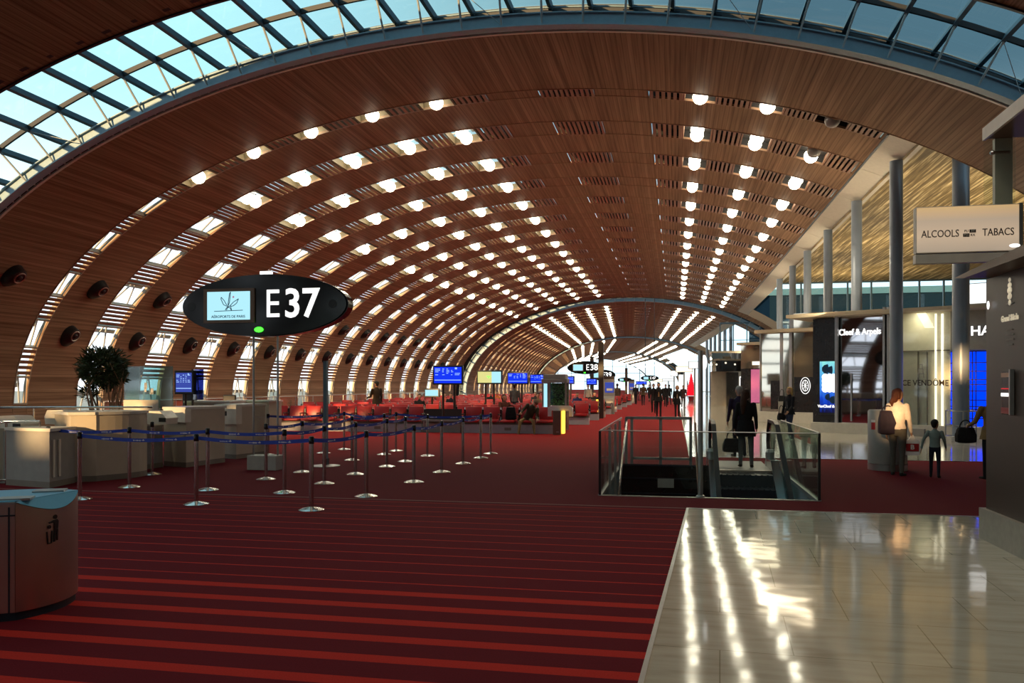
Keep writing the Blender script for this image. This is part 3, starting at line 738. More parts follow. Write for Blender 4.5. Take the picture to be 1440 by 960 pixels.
em = MB(); cpt = s2_.pt(s2_.t(1133), s2_.z(1133, 542), .05) - s2_.o
for i in range(24):
    a0_, a1_ = 2 * PI * i / 24, 2 * PI * (i + 1) / 24
    for rx, rz in ((.22, .36), (.14, .24)): em.tube(cpt + FD * rx * math.cos(a0_) + Vector((0, 0, rz * math.sin(a0_))), cpt + FD * rx * math.cos(a1_) + Vector((0, 0, rz * math.sin(a1_))), .014, 5)
for i in range(8): a0_ = PI * i / 4; em.tube(cpt, cpt + FD * .16 * math.cos(a0_) + Vector((0, 0, .26 * math.sin(a0_))), .010, 5)
em.build('emblem', 'lit_white', s2_.e)
pl_ = MB(); s2_.px(pl_, 1068, 1148, 579, 594, -.3, .3); pl_.build('plinth', 'white', s2_.e)
bagm = MB(); b0 = s2_.pt(s2_.t(1106), s2_.z(1106, 570), .5)
hb = empty('handbag', (b0.x, b0.y, 0), label='black handbag on a tall stand in the glass shop window', cat='handbag')
z_ = s2_.z(1106, 564)
MB().prism([(-.16, 0), (.16, 0), (.12, .26), (-.12, .26)], -.06, .06, lambda a, b, h: (a, h, z_ + b)).build('body', 'black', hb)
hh = MB(); hh.path([(.09 * math.cos(PI * i / 10), 0, z_ + .26 + .28 * math.sin(PI * i / 10)) for i in range(11)], .014, 6); hh.build('handle', 'black', hb)
MB().bx(-.14, .14, -.1, .1, 0, z_).build('stand', 'plinth', hb)
s3_ = Front((3.9, 50.4)); s3_.start('glass_shop', 'farther glass shop box with pink reflections made as a glowing panel, beyond the cream one', 'shop')
R = MB(); s3_.slab(R, s3_.t(1040), s3_.t(1040) + 3, 4.05, 4.2, -.9, .4); R.build('roof', 'canopy', s3_.e)
R = MB(); s3_.slab(R, s3_.t(1042), s3_.t(1042) + 3, 0, 4.05, -.9, -.3); R.build('back_wall', 'shopd', s3_.e)
s3_.part('pane', 'shopm', 1042, 1072, 482, 518, -.1, 0)
M['pink'] = mat('pink_glow', (.45, .12, .25), .15, emit=(.8, .2, .4), es=.35)
s3_.part('pink_reflection', 'pink', 1056, 1072, 519, 566, -.1, 0); s3_.part('amber_panel', 'lit_warm', 1058, 1070, 508, 513, .0, .02)  # pink reflections in the glass drawn as a glowing panel
s3_.part('dark_panel', 'shopd', 1042, 1055, 519, 566, -.1, 0)
pl_ = MB(); s3_.px(pl_, 1041, 1072, 567, 578, -.3, .2); pl_.build('plinth', 'white', s3_.e)
# far shop across the walkway's end
fs = empty('far_shop', (4.0, 66, 0), label='dark shop front with ceiling spotlights and a framed poster, far along the walkway', cat='shop')
MB().bx(-1.15, 4, 0, 3, 2.75, 4.2).build('bulkhead', 'shopg', fs); MB().bx(-1.2, 4, -.1, 3, 4.2, 4.35).build('roof', 'canopy', fs)
MB().bx(-1.1, 4, 2.4, 3, 0, 2.75).build('back_wall', 'desk', fs); MB().bx(.0, .9, .4, 1.6, 0, 2.7).build('dark_cabinet', 'shopd', fs)
sl = MB()
for i in range(6): sl.ball((-.8 + i * .7, -.05, 3.3 + .12 * (i % 2)), .07, 8, 5)
sl.build('spotlight', 'lit_warm', fs)
fp_ = MB(); fp_.bx(.95, 2.2, .1, .2, .6, 2.35); fr_ = fp_.build('poster_frame', 'lit_white', fs); MB().bx(1.02, 2.13, .06, .11, .67, 2.28).build('poster', 'shopd', fr_)
MB().ball((1.55, .06, 1.35), .22, 8, 6, (.8, .1, 1.6)).build('figure', 'skin', fr_); MB().ball((1.6, .05, .95), .32, 8, 6, (1, .1, .7)).build('flower', 'pink', fr_)
for i, (px, py, w0, h0, Y, m, lab) in enumerate([(962, 519, 22, 7, 70, 'lit_warm', 'yellow lit fascia box of a far shop'), (977, 513, 16, 9, 62, 'lit_white', 'large white lit sign box of a far shop, near the slim post'), (948, 525, 9, 7, 80, 'lit_white', 'small white lit sign box farthest along the walkway'), (940, 534, 16, 2.5, 86, 'lit_white', 'thin lit shelf of a far shop window'), (925, 535, 12, 3, 88, 'lit_warm', 'warm lit counter of a far shop beyond the walking couple')]):
    c = atY(px, py, Y); k = Y / ray(px, py)[1] / F
    b = empty('sign_box', c, label=lab, cat='lit sign'); MB().box((0, .1, 0), (w0 * k + .1, .2, h0 * k + .1)).build('case', 'alu', b); MB().box((0, 0, 0), (w0 * k, .04, h0 * k)).build('face', m, b)
    MB().bx(-.06, .06, .1, .22, -c.z, 0).build('post', 'alu', b)
for i, (px, w0, Y, m) in enumerate([(957, 5, 98, 'lit_white'), (963, 6, 97, 'lit_white'), (980, 3, 86, 'lit_white'), (985, 3, 80, 'pink')]):
    c = atY(px, 541, Y); k = Y / ray(px, 541)[1] / F; b = MB(); b.bx(-w0 * k / 2, w0 * k / 2, 0, .3, 0, 2.9)
    T(b.build('lit_pylon', m, loc=(c.x, c.y, 0)), '%s upright lit panel beside the red Christmas tree' % ['leftmost tall', 'second', 'third slim', 'pink rightmost'][i], 'lit pylon')
# ---------------------------------------------------------------- dark kiosk at the right edge
kx = 3.345
k = empty('tobacco_kiosk', (5, 6, 0), label='dark brown shop kiosk wall on a stone plinth at the right edge', cat='kiosk')
def kb(nm, m, x0, x1, y0, y1, z0, z1): return MB().bx(x0 - 5, x1 - 5, y0 - 6, y1 - 6, z0, z1).build(nm, m, k)
kb('wall', 'kiosk', kx + .02, 7.2, 3.5, 9.86, .33, 2.86); kb('plinth', 'stone_plinth', kx - .03, 7.2, 3.5, 9.93, 0, .34)
cn = MB(); cn.prism([(3.5, 2.86), (9.7, 2.86), (10.0, 2.90), (3.5, 3.12)], 3.08, 7.2, lambda a, b, h: (h - 5, a - 6, b)); cn.build('canopy', 'brown', k)
kb('upper_slab', 'brown', 3.42, 7.2, 3.5, 10.05, 4.46, 4.56); kb('slab_edge', 'trim', 3.39, 3.42, 3.5, 10.05, 4.44, 4.58)
kb('glass_fin', 'clear', 3.40, 3.72, 10.02, 10.04, 2.95, 4.46); kb('fin_post', 'beige', 3.52, 3.70, 10.05, 10.12, 2.92, 4.46)
bl = MB(); bl.tube((3.46 - 5, 3.96, 4.28), (3.64 - 5, 3.96, 4.28), .018, 8); bl.ball((3.46 - 5, 3.96, 4.28), .03, 8, 6); bl.build('fixing', 'chrome', k)
lpos = atX(1418, 447, kx)
text('Grand Siècle', .085, 'gold_text', k, lpos - Vector((5, 6, 0)) + Vector((.012, 0, 0)), (PI / 2, 0, -PI / 2), bold=.003)
for i, (dz, w0) in enumerate(((-.12, .16), (-.17, .2), (-.22, .2), (-.27, .15))):
    MB().bx(-.002, .002, -w0 / 2, w0 / 2, -.008, .008).build('small_print', 'deskd', k, loc=(kx + .014 - 5, lpos.y - 6, lpos.z + dz))
MB().bx(-.002, .002, -.1, .1, -.008, .008).build('small_print', 'deskd', k, loc=(kx + .014 - 5, lpos.y - 6, lpos.z + .15))
cr = atX(1418, 408, kx); cm_ = MB()
for dz, w0, h0 in ((.1, .07, .05), (.05, .11, .06), (.0, .13, .08), (-.06, .12, .07), (-.12, .08, .06)): cm_.ball((0, 0, dz * 1.05), 1, 8, 5, (.006, w0 / 2, h0 / 2))
cm_.build('crest', 'gold_text', k, loc=(kx + .012 - 5, cr.y - 6, cr.z))
lm = atX(1391, 429, kx); MB().ball((0, 0, 0), .028, 8, 6, (.4, 1, 1.7)).build('side_lamp', 'lit_white', k, loc=(kx - .01 - 5, lm.y - 6, lm.z))
n0, n1 = atX(1410, 582, kx), atX(1423, 522, kx)
nb = kb('display_niche', 'shopd', kx - .01, kx + .05, n1.y, n0.y, n0.z, n1.z)
H_ = n1.z - n0.z
def nbx(nm, m, f0, f1, a=.06, b=.94): return MB().bx(kx - .022 - 5, kx - .008 - 5, n1.y - 6 + (n0.y - n1.y) * a, n1.y - 6 + (n0.y - n1.y) * b, n0.z + H_ * f0, n0.z + H_ * f1).build(nm, m, nb)
nbx('red_card', 'red_dark', .02, .16); nbx('lit_shelf', 'lit_white', .42, .50); nbx('red_line', 'xmas', .59, .61); nbx('bottle_label', 'skin', .87, .97)
MB().bx(kx - .03 - 5, kx + .01 - 5, n1.y - 6 - .03, n1.y - 6, n0.z, n1.z + .02).build('niche_edge', 'alu', nb)
sg = empty('shop_sign', (3.19, 9.93, 3.36), label='cream lit sign box reading ALCOOLS TABACS hung off the kiosk', cat='sign')
MB().bx(-.54, .52, -.05, .05, -.19, .33, bev=.006).build('case', 'white', sg)
def signmat():
    m, nt, N, L, B = new_mat('sign_face')
    tc = N.new('ShaderNodeTexCoord'); sp = N.new('ShaderNodeSeparateXYZ'); L.new(tc.outputs['Generated'], sp.inputs[0])
    c = ramp(N, L, sp.outputs[2], [(0, (.45, .36, .27)), (.35, (.62, .47, .33)), (.7, (.52, .40, .29)), (1, (.70, .46, .22))])
    L.new(c, B.inputs['Base Color']); L.new(c, B.inputs['Emission Color']); B.inputs['Emission Strength'].default_value = .62; return m
MB().bx(-.53, .51, -.056, -.05, -.18, .32).build('face', signmat(), sg)
MB().bx(-.54, .52, -.045, .06, -.30, -.20).build('lower_rail', 'white', sg)
text('ALCOOLS', .115, 'kiosk', sg, (-.29, -.06, .02), sx=.76); text('TABACS', .115, 'kiosk', sg, (.30, -.06, .02), sx=.76)
lq = MB()
lq.bx(.01, .075, -.062, -.057, .025, .06); lq.bx(-.055, .01, -.062, -.057, -.02, .017); lq.build('logo_block', 'kiosk', sg)
text('PU', .036, 'kiosk', sg, (-.022, -.061, .043)); text('RE', .036, 'white', sg, (.043, -.064, .043)); text('MA', .036, 'white', sg, (-.022, -.064, -.002)); text('RX', .036, 'kiosk', sg, (.043, -.061, -.002))
MB().bx(.52, .56, -.03, .03, -.32, .34).build('bracket', 'alu', sg)
spn = atY(1427, 345, 9.7); sp_ = empty('spotlight', spn, label='small lit spotlight beside the cream sign', cat='spotlight'); MB().ball((0, 0, 0), .035, 10, 6, (1.6, 1, .6)).build('lamp', 'lit_white', sp_); MB().tube((.02, 0, -.02), (.06, 0, -spn.z + 3.05), .012, 6).build('stem', 'alu', sp_)
# pedestal, column guard
pd = fl(1248, 660); r_ = .36
pe = empty('pedestal', (pd.x, pd.y, 0), label='waist-high grey round pedestal next to the woman in white', cat='pedestal')
MB().lathe([(.365, .13), (.365, 1.17), (.34, 1.20)], n=32).build('drum', 'plinth', pe, True); MB().lathe([(.37, 0), (.37, .12)], n=32).build('base', 'alu', pe, True)
st_ = MB(); st_.box((-.31, -.19, .88), (.004, .1, .14), rz=.55); st_.build('sticker', 'red_seat', pe); MB().box((-.312, -.192, .98), (.004, .1, .05), rz=.55).build('sticker', 'mark', pe)
gd = empty('guard_rail', (8.45, 26.8, 0), label='chrome ring rail around the foot of the nearest column', cat='guard rail')
for z in (.15, .48, .92):
    r = MB(); pts = [(.41 * math.cos(2 * PI * i / 28), .41 * math.sin(2 * PI * i / 28), z) for i in range(29)]; r.path(pts, .022, 6); r.build('ring', 'alu', gd)
for a in (PI * .95, PI * 1.45, PI * 1.95): MB().tube((.41 * math.cos(a), .41 * math.sin(a), 0), (.41 * math.cos(a), .41 * math.sin(a), .93), .02, 8).build('post', 'alu', gd)
lbx = s1_.pt(s1_.t(1378), 4.5, -.2); lb = empty('light_box', lbx - Vector((0, 0, .28)), label='white lit box above the shop roof behind the nearest column', cat='light box')
MB().box((0, 0, .42), (.9, .06, .62), rz=math.atan2(FD.y, FD.x)).build('face', 'lit_white', lb); MB().box((0, .06, .38), (.98, .06, .76), rz=math.atan2(FD.y, FD.x)).build('frame', 'alu', lb)
# red tree
xt = empty('christmas_tree', (1.72, 90, 0), label='small bright red Christmas tree in a pot beside the walkway', cat='Christmas tree')
MB().lathe([(.26, 0), (.34, .5), (.30, .5)], n=14).build('pot', 'red_dark', xt, True)
tm = MB(); rnd = random.Random(3)
for j in range(9):
    z = .55 + j * .26; r = .68 * (1 - j / 9.4)
    tm.lathe([(r, z), (r * .45, z + .30), (.02, z + .34)], n=12)
    for i in range(10): a = rnd.random() * 6.28; tm.tube((r * .5 * math.cos(a), r * .5 * math.sin(a), z + .15), (r * 1.12 * math.cos(a), r * 1.12 * math.sin(a), z - .03), .035, 5, .008)
tm.build('foliage', 'xmas', xt)
# ================================================================ LEFT SIDE: sign, desks, queue posts, bin, screens
def plane_fn(Yc):                          # upright outline drawn in the cross-plane at depth Yc
    return lambda a, b, h: (a, Yc + h, b)
def gate_sign(px0, px1, py0, py1, Y, txt, label, big=False, pole=None):
    A, B_ = atY(px0, (py0 + py1) / 2, Y), atY(px1, (py0 + py1) / 2, Y); cx = (A.x + B_.x) / 2; hw = (B_.x - A.x) / 2
    zt, zb = atY((px0 + px1) / 2, py0, Y).z, atY((px0 + px1) / 2, py1, Y).z; cz, hh = (zt + zb) / 2, (zt - zb) / 2
    e = empty('gate_sign', (cx, Y, 0), label=label, cat='sign')
    n = 56
    el_ = [(hw * math.cos(2 * PI * i / n), cz + hh * math.sin(2 * PI * i / n)) for i in range(n)]
    b = MB(); d = .30 if big else .25
    b.prism([(x * .985, cz + (z - cz) * .97) for x, z in el_], -d / 2, d / 2 - .04, lambda a, c, h: (a, h, c)); b.prism(el_, -d / 2 + .04, d / 2, lambda a, c, h: (a, h, c))
    b.build('housing', 'blackgloss', e)
    fy = -d / 2
    sx0, sx1, sz = -.66 * hw, -.14 * hw, .455 * hh
    fr = MB(); fr.bx(sx0 - .05 * hw, sx1 + .05 * hw, fy - .04, fy, cz - sz - .10 * hh, cz + sz + .10 * hh); fr_ = fr.build('screen_bezel', 'brown', e)
    MB().bx(sx0, sx1, fy - .05, fy - .04, cz - sz, cz + sz).build('screen', 'screen_pale', fr_)
    if txt:
        text('E', 1.28 * hh, 'lit_white', e, (.12 * hw, fy - .012, cz), bold=.0, sx=.86)
        text(txt[1:], 1.28 * hh, 'lit_white', e, (.465 * hw, fy - .012, cz), bold=.022 * hh, sx=.95)
    MB().ball((-.04 * hw, fy - .02, cz - .78 * hh), .055 * hw, 10, 6, (1, .4, .55)).build('status_light', 'green_led', e)
    sp_ = MB()
    for sx in (-.86, .80): sp_.lathe([(.06 * hh * 2, 0), (.05 * hh * 2, .015)], n=14)
    if big:
        q = MB(); mx, mz = (sx0 + sx1) / 2, cz + .05; w0 = (sx1 - sx0)
        def P(u, v): return (mx + u * w0, fy - .055, mz + v * w0)
        def curve(pts): q.path([P(*p) for p in pts], .007, 5)
        curve([(-.33, -.17), (.34, -.155)])
        curve([(-.04, -.15), (.03, .02), (.055, .24), (.03, .20), (.0, .0), (-.01, -.1), (.05, -.05), (.08, -.15)])
        curve([(-.02, -.07), (-.11, -.03), (-.17, .09), (-.165, .13), (-.09, .05), (-.03, -.05)]); curve([(.05, -.05), (.12, .02), (.24, .09), (.2, .0), (.12, -.06), (.06, -.07)])
        curve([(-.07, -.15), (-.04, -.1), (.0, -.08), (.04, -.1), (.07, -.15)])
        q.build('emblem', 'ink', fr_)
        star = MB()
        for a in (0, 1.05, 2.1): star.tube(P(.12 - .025 * math.cos(a), .13 - .025 * math.sin(a)), P(.12 + .025 * math.cos(a), .13 + .025 * math.sin(a)), .005, 5)
        star.build('star', 'pink', fr_)
        text('AÉROPORTS DE PARIS', .075, 'ink', fr_, (mx, fy - .055, cz - sz * .78))
        bt = MB()
        for sx in (-.87, .83): bt.add([(sx * hw + .085 * math.cos(a), fy - .006, cz + .085 * math.sin(a)) for a in [2 * PI * i / 16 for i in range(16)]], [tuple(range(16))])
        bt.build('loudspeaker', 'black', e)
        x0, x1 = atY(356, 600, Y).x - cx, atY(390, 600, Y).x - cx
        for x in (x0, x1): MB().tube((x, .02, .26), (x, .02, zb + .14), .022, 8).build('post', 'alu', e)
        MB().bx(x0, x1, .012, .028, .3, zb + .1).build('glass_panel', 'clear', e)
        MB().bx(x0 - .05, x1 + .05, -.16, .2, 0, .29, bev=.01).build('base_box', 'concrete', e)
        MB().box((.0, .0, zt + .03), (.22, .12, .08)).build('beacon', 'lit_white', e)
    elif pole is not None:
        x = atY(pole, 560, Y).x - cx
        MB().bx(x - .13, x + .13, -d / 2 - .30, -d / 2 - .06, 0, zt + .95).build('post', 'kiosk', e); MB().bx(x - .05, x + .05, -d / 2 - .08, 0, cz - .1, cz + .1).build('arm', 'steeld', e)
    else:
        for x in (-.5 * hw, .5 * hw): MB().tube((x, 0, zt - .35), (x, 0, 9.5), .03, 6).build('hanger', 'steeld', e)
    return e
gate_sign(261, 493, 386.5, 473.5, 15.14, 'E37', 'large black oval gate sign reading E37 with a pale screen', True)
gate_sign(798, 849.5, 507.5, 526, 42.0, 'E38', 'black oval gate sign reading E38 on a dark post', pole=846)
gate_sign(829, 865.5, 519.5, 535, 60, 'E39', 'black oval gate sign reading E39, just beyond the E38 sign', pole=833)
gate_sign(868.5, 888.5, 530.5, 537, 84, '', 'tiny far oval gate sign beside a thin dark post', pole=881)
gate_sign(901, 926.5, 527.5, 535.5, 75, 'E47', 'black oval sign reading E47 hanging over the far aisle')
# ---- check-in desks
def poly_desk(name, pts, h, label, top=.05, over=.05, m='desk', extra=None):
    c = Vector((sum(p[0] for p in pts) / len(pts), sum(p[1] for p in pts) / len(pts), 0))
    e = empty(name, c, label=label, cat='desk')
    L_ = [(p[0] - c.x, p[1] - c.y) for p in pts]
    MB().prism(L_, .0, .10).build('kick_plate', 'deskd', e); MB().prism([(x * .995, y * .995) for x, y in L_], .10, h - top).build('front_panel', m, e)
    MB().prism([(x * (1 + over), y * (1 + over)) for x, y in L_], h - top, h).build('counter_top', 'desk_top', e)
    return e, c
arcD = [(-9.98 + .27 * math.sin(PI * .62 * i / 8), 12.76 + .98 * i / 8) for i in range(9)]
d1, c1 = poly_desk('gate_desk', [(-10.35, 12.5), (-10.0, 12.7)] + arcD + [(-10.75, 14.2), (-11.1, 13.0)], 1.22, 'curved beige gate desk below the potted tree')
rl = MB(); P0, P1 = fl(28, 572, 1.30), fl(213, 575, 1.27)
P0 = Vector((-12.6, 12.1, 1.30)); P1 = Vector((-9.66, 13.8, 1.28)); rl.tube(P0 - c1, P1 - c1, .018, 8)
for f in (.18, .42, .75): q = P0.lerp(P1, f) - c1; rl.tube(q, q - Vector((0, 0, .25 if f > .4 else 1.28)), .014, 6)
rl.build('chrome_rail', 'chrome', d1)
MB().bx(-.62, .05, -.65, -.60, .2, 1.18).build('corner_seam', 'deskd', d1) if False else None
d2, c2 = poly_desk('gate_desk', [(-10.55, 15.45), (-9.87, 15.2), (-9.70, 16.4), (-10.5, 16.65)], 1.24, 'beige gate desk with a bright raised box front, second from the left')
MB().prism([(-10.5 - c2.x, 15.36 - c2.y), (-9.84 - c2.x, 15.12 - c2.y), (-9.82 - c2.x, 15.3 - c2.y), (-10.48 - c2.x, 15.5 - c2.y)], .93, 1.20).build('raised_box', 'desk_top', d2)
d3, c3 = poly_desk('gate_desk', [(-10.55, 17.42), (-9.86, 17.15), (-9.72, 18.25), (-10.5, 18.5)], 1.25, 'beige gate desk nearest the glass panel of the gate sign')
MB().prism([(-10.5 - c3.x, 17.32 - c3.y), (-9.82 - c3.x, 17.07 - c3.y), (-9.80 - c3.x, 17.3 - c3.y), (-10.48 - c3.x, 17.5 - c3.y)], .80, 1.22).build('raised_box', 'desk_top', d3)
MB().bx(.05, .16, -.95, -.85, 1.0, 1.1).build('reader', 'black', d3)
e, c = poly_desk('side_desk', [(-10.9, 14.3), (-10.45, 14.15), (-10.4, 15.2), (-10.9, 15.3)], .92, 'low grey desk panel between two beige gate desks', m='plinth')
e, c = poly_desk('side_desk', [(-10.10, 11.72), (-10.22, 12.45), (-11.15, 12.45), (-11.15, 11.95)], .98, 'low grey desk with two slots left of the curved gate desk', m='plinth')
nrm = Vector((.987, .162, 0)); tg = Vector((-.162, .987, 0))
for f, w0 in ((.10, .05), (.26, .05)):
    q = Vector((-10.10, 11.72, 0)) + tg * f + nrm * .012
    MB().box(q - c + Vector((0, 0, .48)), (w0, .02, .62), rz=math.atan2(tg.y, tg.x)).build('slot', 'lit_warm' if False else 'desk_top', e)
for i, (px, py, Y) in enumerate(((91, 592, 13.2), (24, 601, 12.4), (226, 590, 14.7))):
    q = atY(px, py, Y); pr = empty('desk_printer', (q.x, q.y, 0), label=['beige printer on the slotted desk', 'beige printer behind the glass partition at the left edge', 'beige printer on the low panel left of the second gate desk'][i], cat='printer')
    zb = (.98, .90, .92)[i]
    MB().prism([(-.24, zb), (.24, zb), (.26, zb + .12), (.12, zb + .26), (-.20, zb + .26), (-.26, zb + .14)], -.2, .2, lambda a, b, h: (a, h, b)).build('body', 'desk_top', pr); MB().bx(.10, .25, -.21, -.19, zb + .05, zb + .13).build('paper_slot', 'black', pr)
    if i == 1: MB().bx(-.5, .4, -.25, .25, 0, .9).build('stand', 'plinth', pr)
# glass partition in a chrome frame at the far left
gpA, gpB = fl(-30, 682), fl(56, 680); gp = empty('glass_partition', gpB, label='chrome framed glass partition with a ribbed vent at the left edge', cat='partition')
dv_ = gpA - gpB; f_ = MB()
for t_ in (0, .55, 1.0): f_.tube(dv_ * t_, dv_ * t_ + Vector((0, 0, 1.07)), .02, 8)
f_.tube(Vector((0, 0, 1.07)), dv_ + Vector((0, 0, 1.07)), .022, 8); f_.tube(Vector((0, 0, .08)), dv_ + Vector((0, 0, .08)), .015, 8); f_.build('frame', 'chrome', gp)
g_ = MB(); g_.quad(Vector((0, 0, .1)), dv_ + Vector((0, 0, .1)), dv_ + Vector((0, 0, 1.04)), Vector((0, 0, 1.04))); g_.build('pane', 'clear', gp)
bk_ = MB(); off = Vector((-.1, .25, 0)); bk_.box(dv_ * .5 + off + Vector((0, 0, .5)), (dv_.length, .1, .9), rz=math.atan2(dv_.y, dv_.x)); bk_.build('back_panel', 'desk', gp)
vn = MB(); dn = dv_.normalized(); nn = Vector((dn.y, -dn.x, 0)); nn = nn if nn.y < 0 else -nn
for i in range(14): q = dn * (.26 + i * .026) + off + nn * .07; vn.box(q + Vector((0, 0, .40)), (.016, .02, .42), rz=math.atan2(dn.y, dn.x))
vn.build('vent', 'desk_top', gp)
# back office: glass screen, monitors, counters, chairs
Yb = 19.0
def wb_(px0, px1, py0, py1, Y, d=.05):
    a, b = atY(px0, py0, Y), atY(px1, py1, Y); return (a.x, b.x, Y - d / 2, Y + d / 2, b.z, a.z)
gsn = empty('glass_screen', (-14, Yb, 0), label='frosted teal glass screen with white panels behind the gate desks', cat='glass screen')
def gsp(nm, m, *a, d=.03):
    x0, x1, y0, y1, z0, z1 = wb_(*a, Yb, d); return MB().bx(x0 + 14, x1 + 14, y0 - Yb, y1 - Yb, max(0, z0), z1).build(nm, m, gsn)
gsp('pane', 'teal', 175, 243, 515, 574); gsp('white_panel', 'white', 175, 194, 517, 562, d=.02).location.y = .05; gsp('lower_panel', 'white', 175, 224, 562, 620, d=.08); gsp('lower_panel', 'teal', 225, 243, 575, 612)
sc_ = MB()
for a in ((203, 207, 538, 546), (212, 216, 546, 553), (203, 206, 545, 551), (211, 216, 552, 554), (198, 200, 527, 530)): x0, x1, y0, y1, z0, z1 = wb_(*a, Yb - .03, .01); sc_.bx(x0 + 14, x1 + 14, -.035, -.03, z0, z1)
sc_.build('sticker', 'mark', gsn)
def monitor(px0, px1, py0, py1, Y, label, kind='screen_blue', poles=(.3, .7), split=None, z_to=0.0, base=True):
    a, b = atY(px0, py0, Y), atY(px1, py1, Y); cx = (a.x + b.x) / 2; w0 = b.x - a.x; h0 = a.z - b.z; cz = (a.z + b.z) / 2
    e = empty('flight_monitor', (cx, Y, z_to), label=label, cat='monitor')
    MB().box((0, .07, cz - z_to), (w0 + .10, .14, h0 + .12), bev=.015).build('case', 'black', e)
    sc = MB(); sc.bx(-w0 / 2, w0 / 2, -.008, .0, cz - h0 / 2 - z_to, cz + h0 / 2 - z_to); s_ = sc.build('screen', kind, e)
    ln = MB(); r = random.Random(px0)
    zt = cz + h0 / 2 - z_to; zb = cz - h0 / 2 - z_to
    if kind in ('screen_blue', 'screen_lilac'):
        ln.bx(-w0 * .48, w0 * .48, -.012, -.009, zb + h0 * .17, zb + h0 * .21)
        for row in range(5):
            z = zt - h0 * (.12 + row * .09)
            for c0, cw_ in ((-.46, .2), (-.2, .1), (-.05, .12), (.12, .08), (.26, .2)):
                if r.random() < .75: ln.bx(c0 * w0, (c0 + cw_ * r.uniform(.5, 1)) * w0, -.012, -.009, z - h0 * .018, z + h0 * .018)
        ln.bx(w0 * .26, w0 * .34, -.012, -.009, zt - h0 * .14, zt - h0 * .03)
        ln.build('text_line', 'screen_line', s_)
    elif split:
        MB().bx(w0 * .10, w0 * .5, -.012, -.009, zb, zt).build('side_picture', 'screen_pale', s_); MB().bx(-w0 * .12, w0 * .06, -.012, -.009, zt - h0 * .45, zt - h0 * .4).build('text_line', 'green_led', s_); MB().bx(-w0 * .06, w0 * .0, -.012, -.009, zt - h0 * .58, zt - h0 * .52).build('text_line', 'green_led', s_)
    for f in poles:
        MB().tube(((f - .5) * w0, .08, 0), ((f - .5) * w0, .08, cz - h0 / 2 - z_to), .045 if Y > 22 else .03, 8).build('pole', 'kiosk', e)
    if base: MB().box((0, .08, .015), (w0 * .7, .35, .03)).build('base', 'steeld', e)
    return e
monitor(247.5, 269.5, 524, 551, Yb - .2, 'upright violet-blue monitor beside the teal glass screen', 'screen_lilac', (.5,))
tp = empty('tinted_panel', (0, Yb, 0)); x0, x1, y0, y1, z0, z1 = wb_(270, 286, 519, 562, Yb, .03)
M['blue_glass'] = glass('dark_blue_glass', (.10, .13, .38), .10, .4)
tp.location.x = x0; MB().bx(0, x1 - x0, -.015, .015, z0, z1).build('pane', 'blue_glass', tp); MB().bx(0, .04, -.02, .02, 0, z1).build('post', 'kiosk', tp); T(tp, 'dark blue tinted glass panel right of the violet monitor', 'glass panel')
def counter(px0, px1, py, Y, dep, label):
    a, b = atY(px0, py, Y), atY(px1, py, Y); e = empty('back_counter', ((a.x + b.x) / 2, Y, 0), label=label, cat='counter'); w0 = (b.x - a.x) / 2
    MB().bx(-w0, w0, 0, dep, 0, a.z - .05).build('front_panel', 'desk', e); MB().bx(-w0 - .05, w0 + .05, -.05, dep, a.z - .05, a.z).build('counter_top', 'desk_top', e)
counter(262, 322, 563.5, 20.0, .8, 'long sunlit beige counter behind the second gate desk'); counter(322, 378, 562.5, 22.2, .8, 'beige counter behind the desk nearest the gate sign')
def office_chair(px, py, Y, label):
    q = atY(px, py, Y); e = empty('office_chair', (q.x, Y, 0), label=label, cat='chair'); zt = q.z
    MB().box((0, 0, zt - .28), (.44, .07, .56), bev=.03).build('backrest', 'black', e); MB().box((0, .26, .48), (.46, .44, .08), bev=.03).build('seat', 'black', e); MB().tube((0, .2, .08), (0, .2, .45), .03, 8).build('stem', 'alu', e)
    f = MB()
    for i in range(5): f.tube((0, .2, .09), (.27 * math.cos(i * 1.257), .2 + .27 * math.sin(i * 1.257), .03), .02, 6)
    f.build('foot', 'alu', e); MB().box((0, .05, .55), (.06, .05, .3)).build('spine', 'black', e)
office_chair(267, 553, 20.9, 'dark office chair below the dark blue glass panel'); office_chair(323, 555, 23.4, 'dark office chair back showing above the counter nearest the windows')
# tall slim totem behind the queue, with a round foot
q = fl(458, 655); e = empty('totem', q, label='slim blue-grey totem rising among the queue posts', cat='totem')
MB().bx(-.035, .035, -.05, .05, .02, 2.2).build('blade', 'steel', e); MB().lathe([(.30, 0), (.30, .012), (.10, .03)], n=24).build('foot', 'alu', e); MB().bx(-.05, .05, -.06, .06, .03, .16).build('collar', 'steeld', e)
# glass rail along the windows behind the seats
gr = empty('glass_rail', (0, 0, 0), label='long low glass rail in front of the left windows', cat='rail'); gr.location = (-18.6, 24, 0)
r = MB(); r.bx(-.012, .012, 0, 40, .1, 1.12); r.build('pane', 'clear', gr); r = MB(); r.tube((0, 0, 1.14), (0, 40, 1.14), .02, 8); r.build('top_rail', 'alu', gr); rp = MB().tube((0, 0, 0), (0, 0, 1.14), .02, 6).mesh('post', 'alu')
for i in range(21): link('post', rp, gr).location = (0, i * 2, 0)
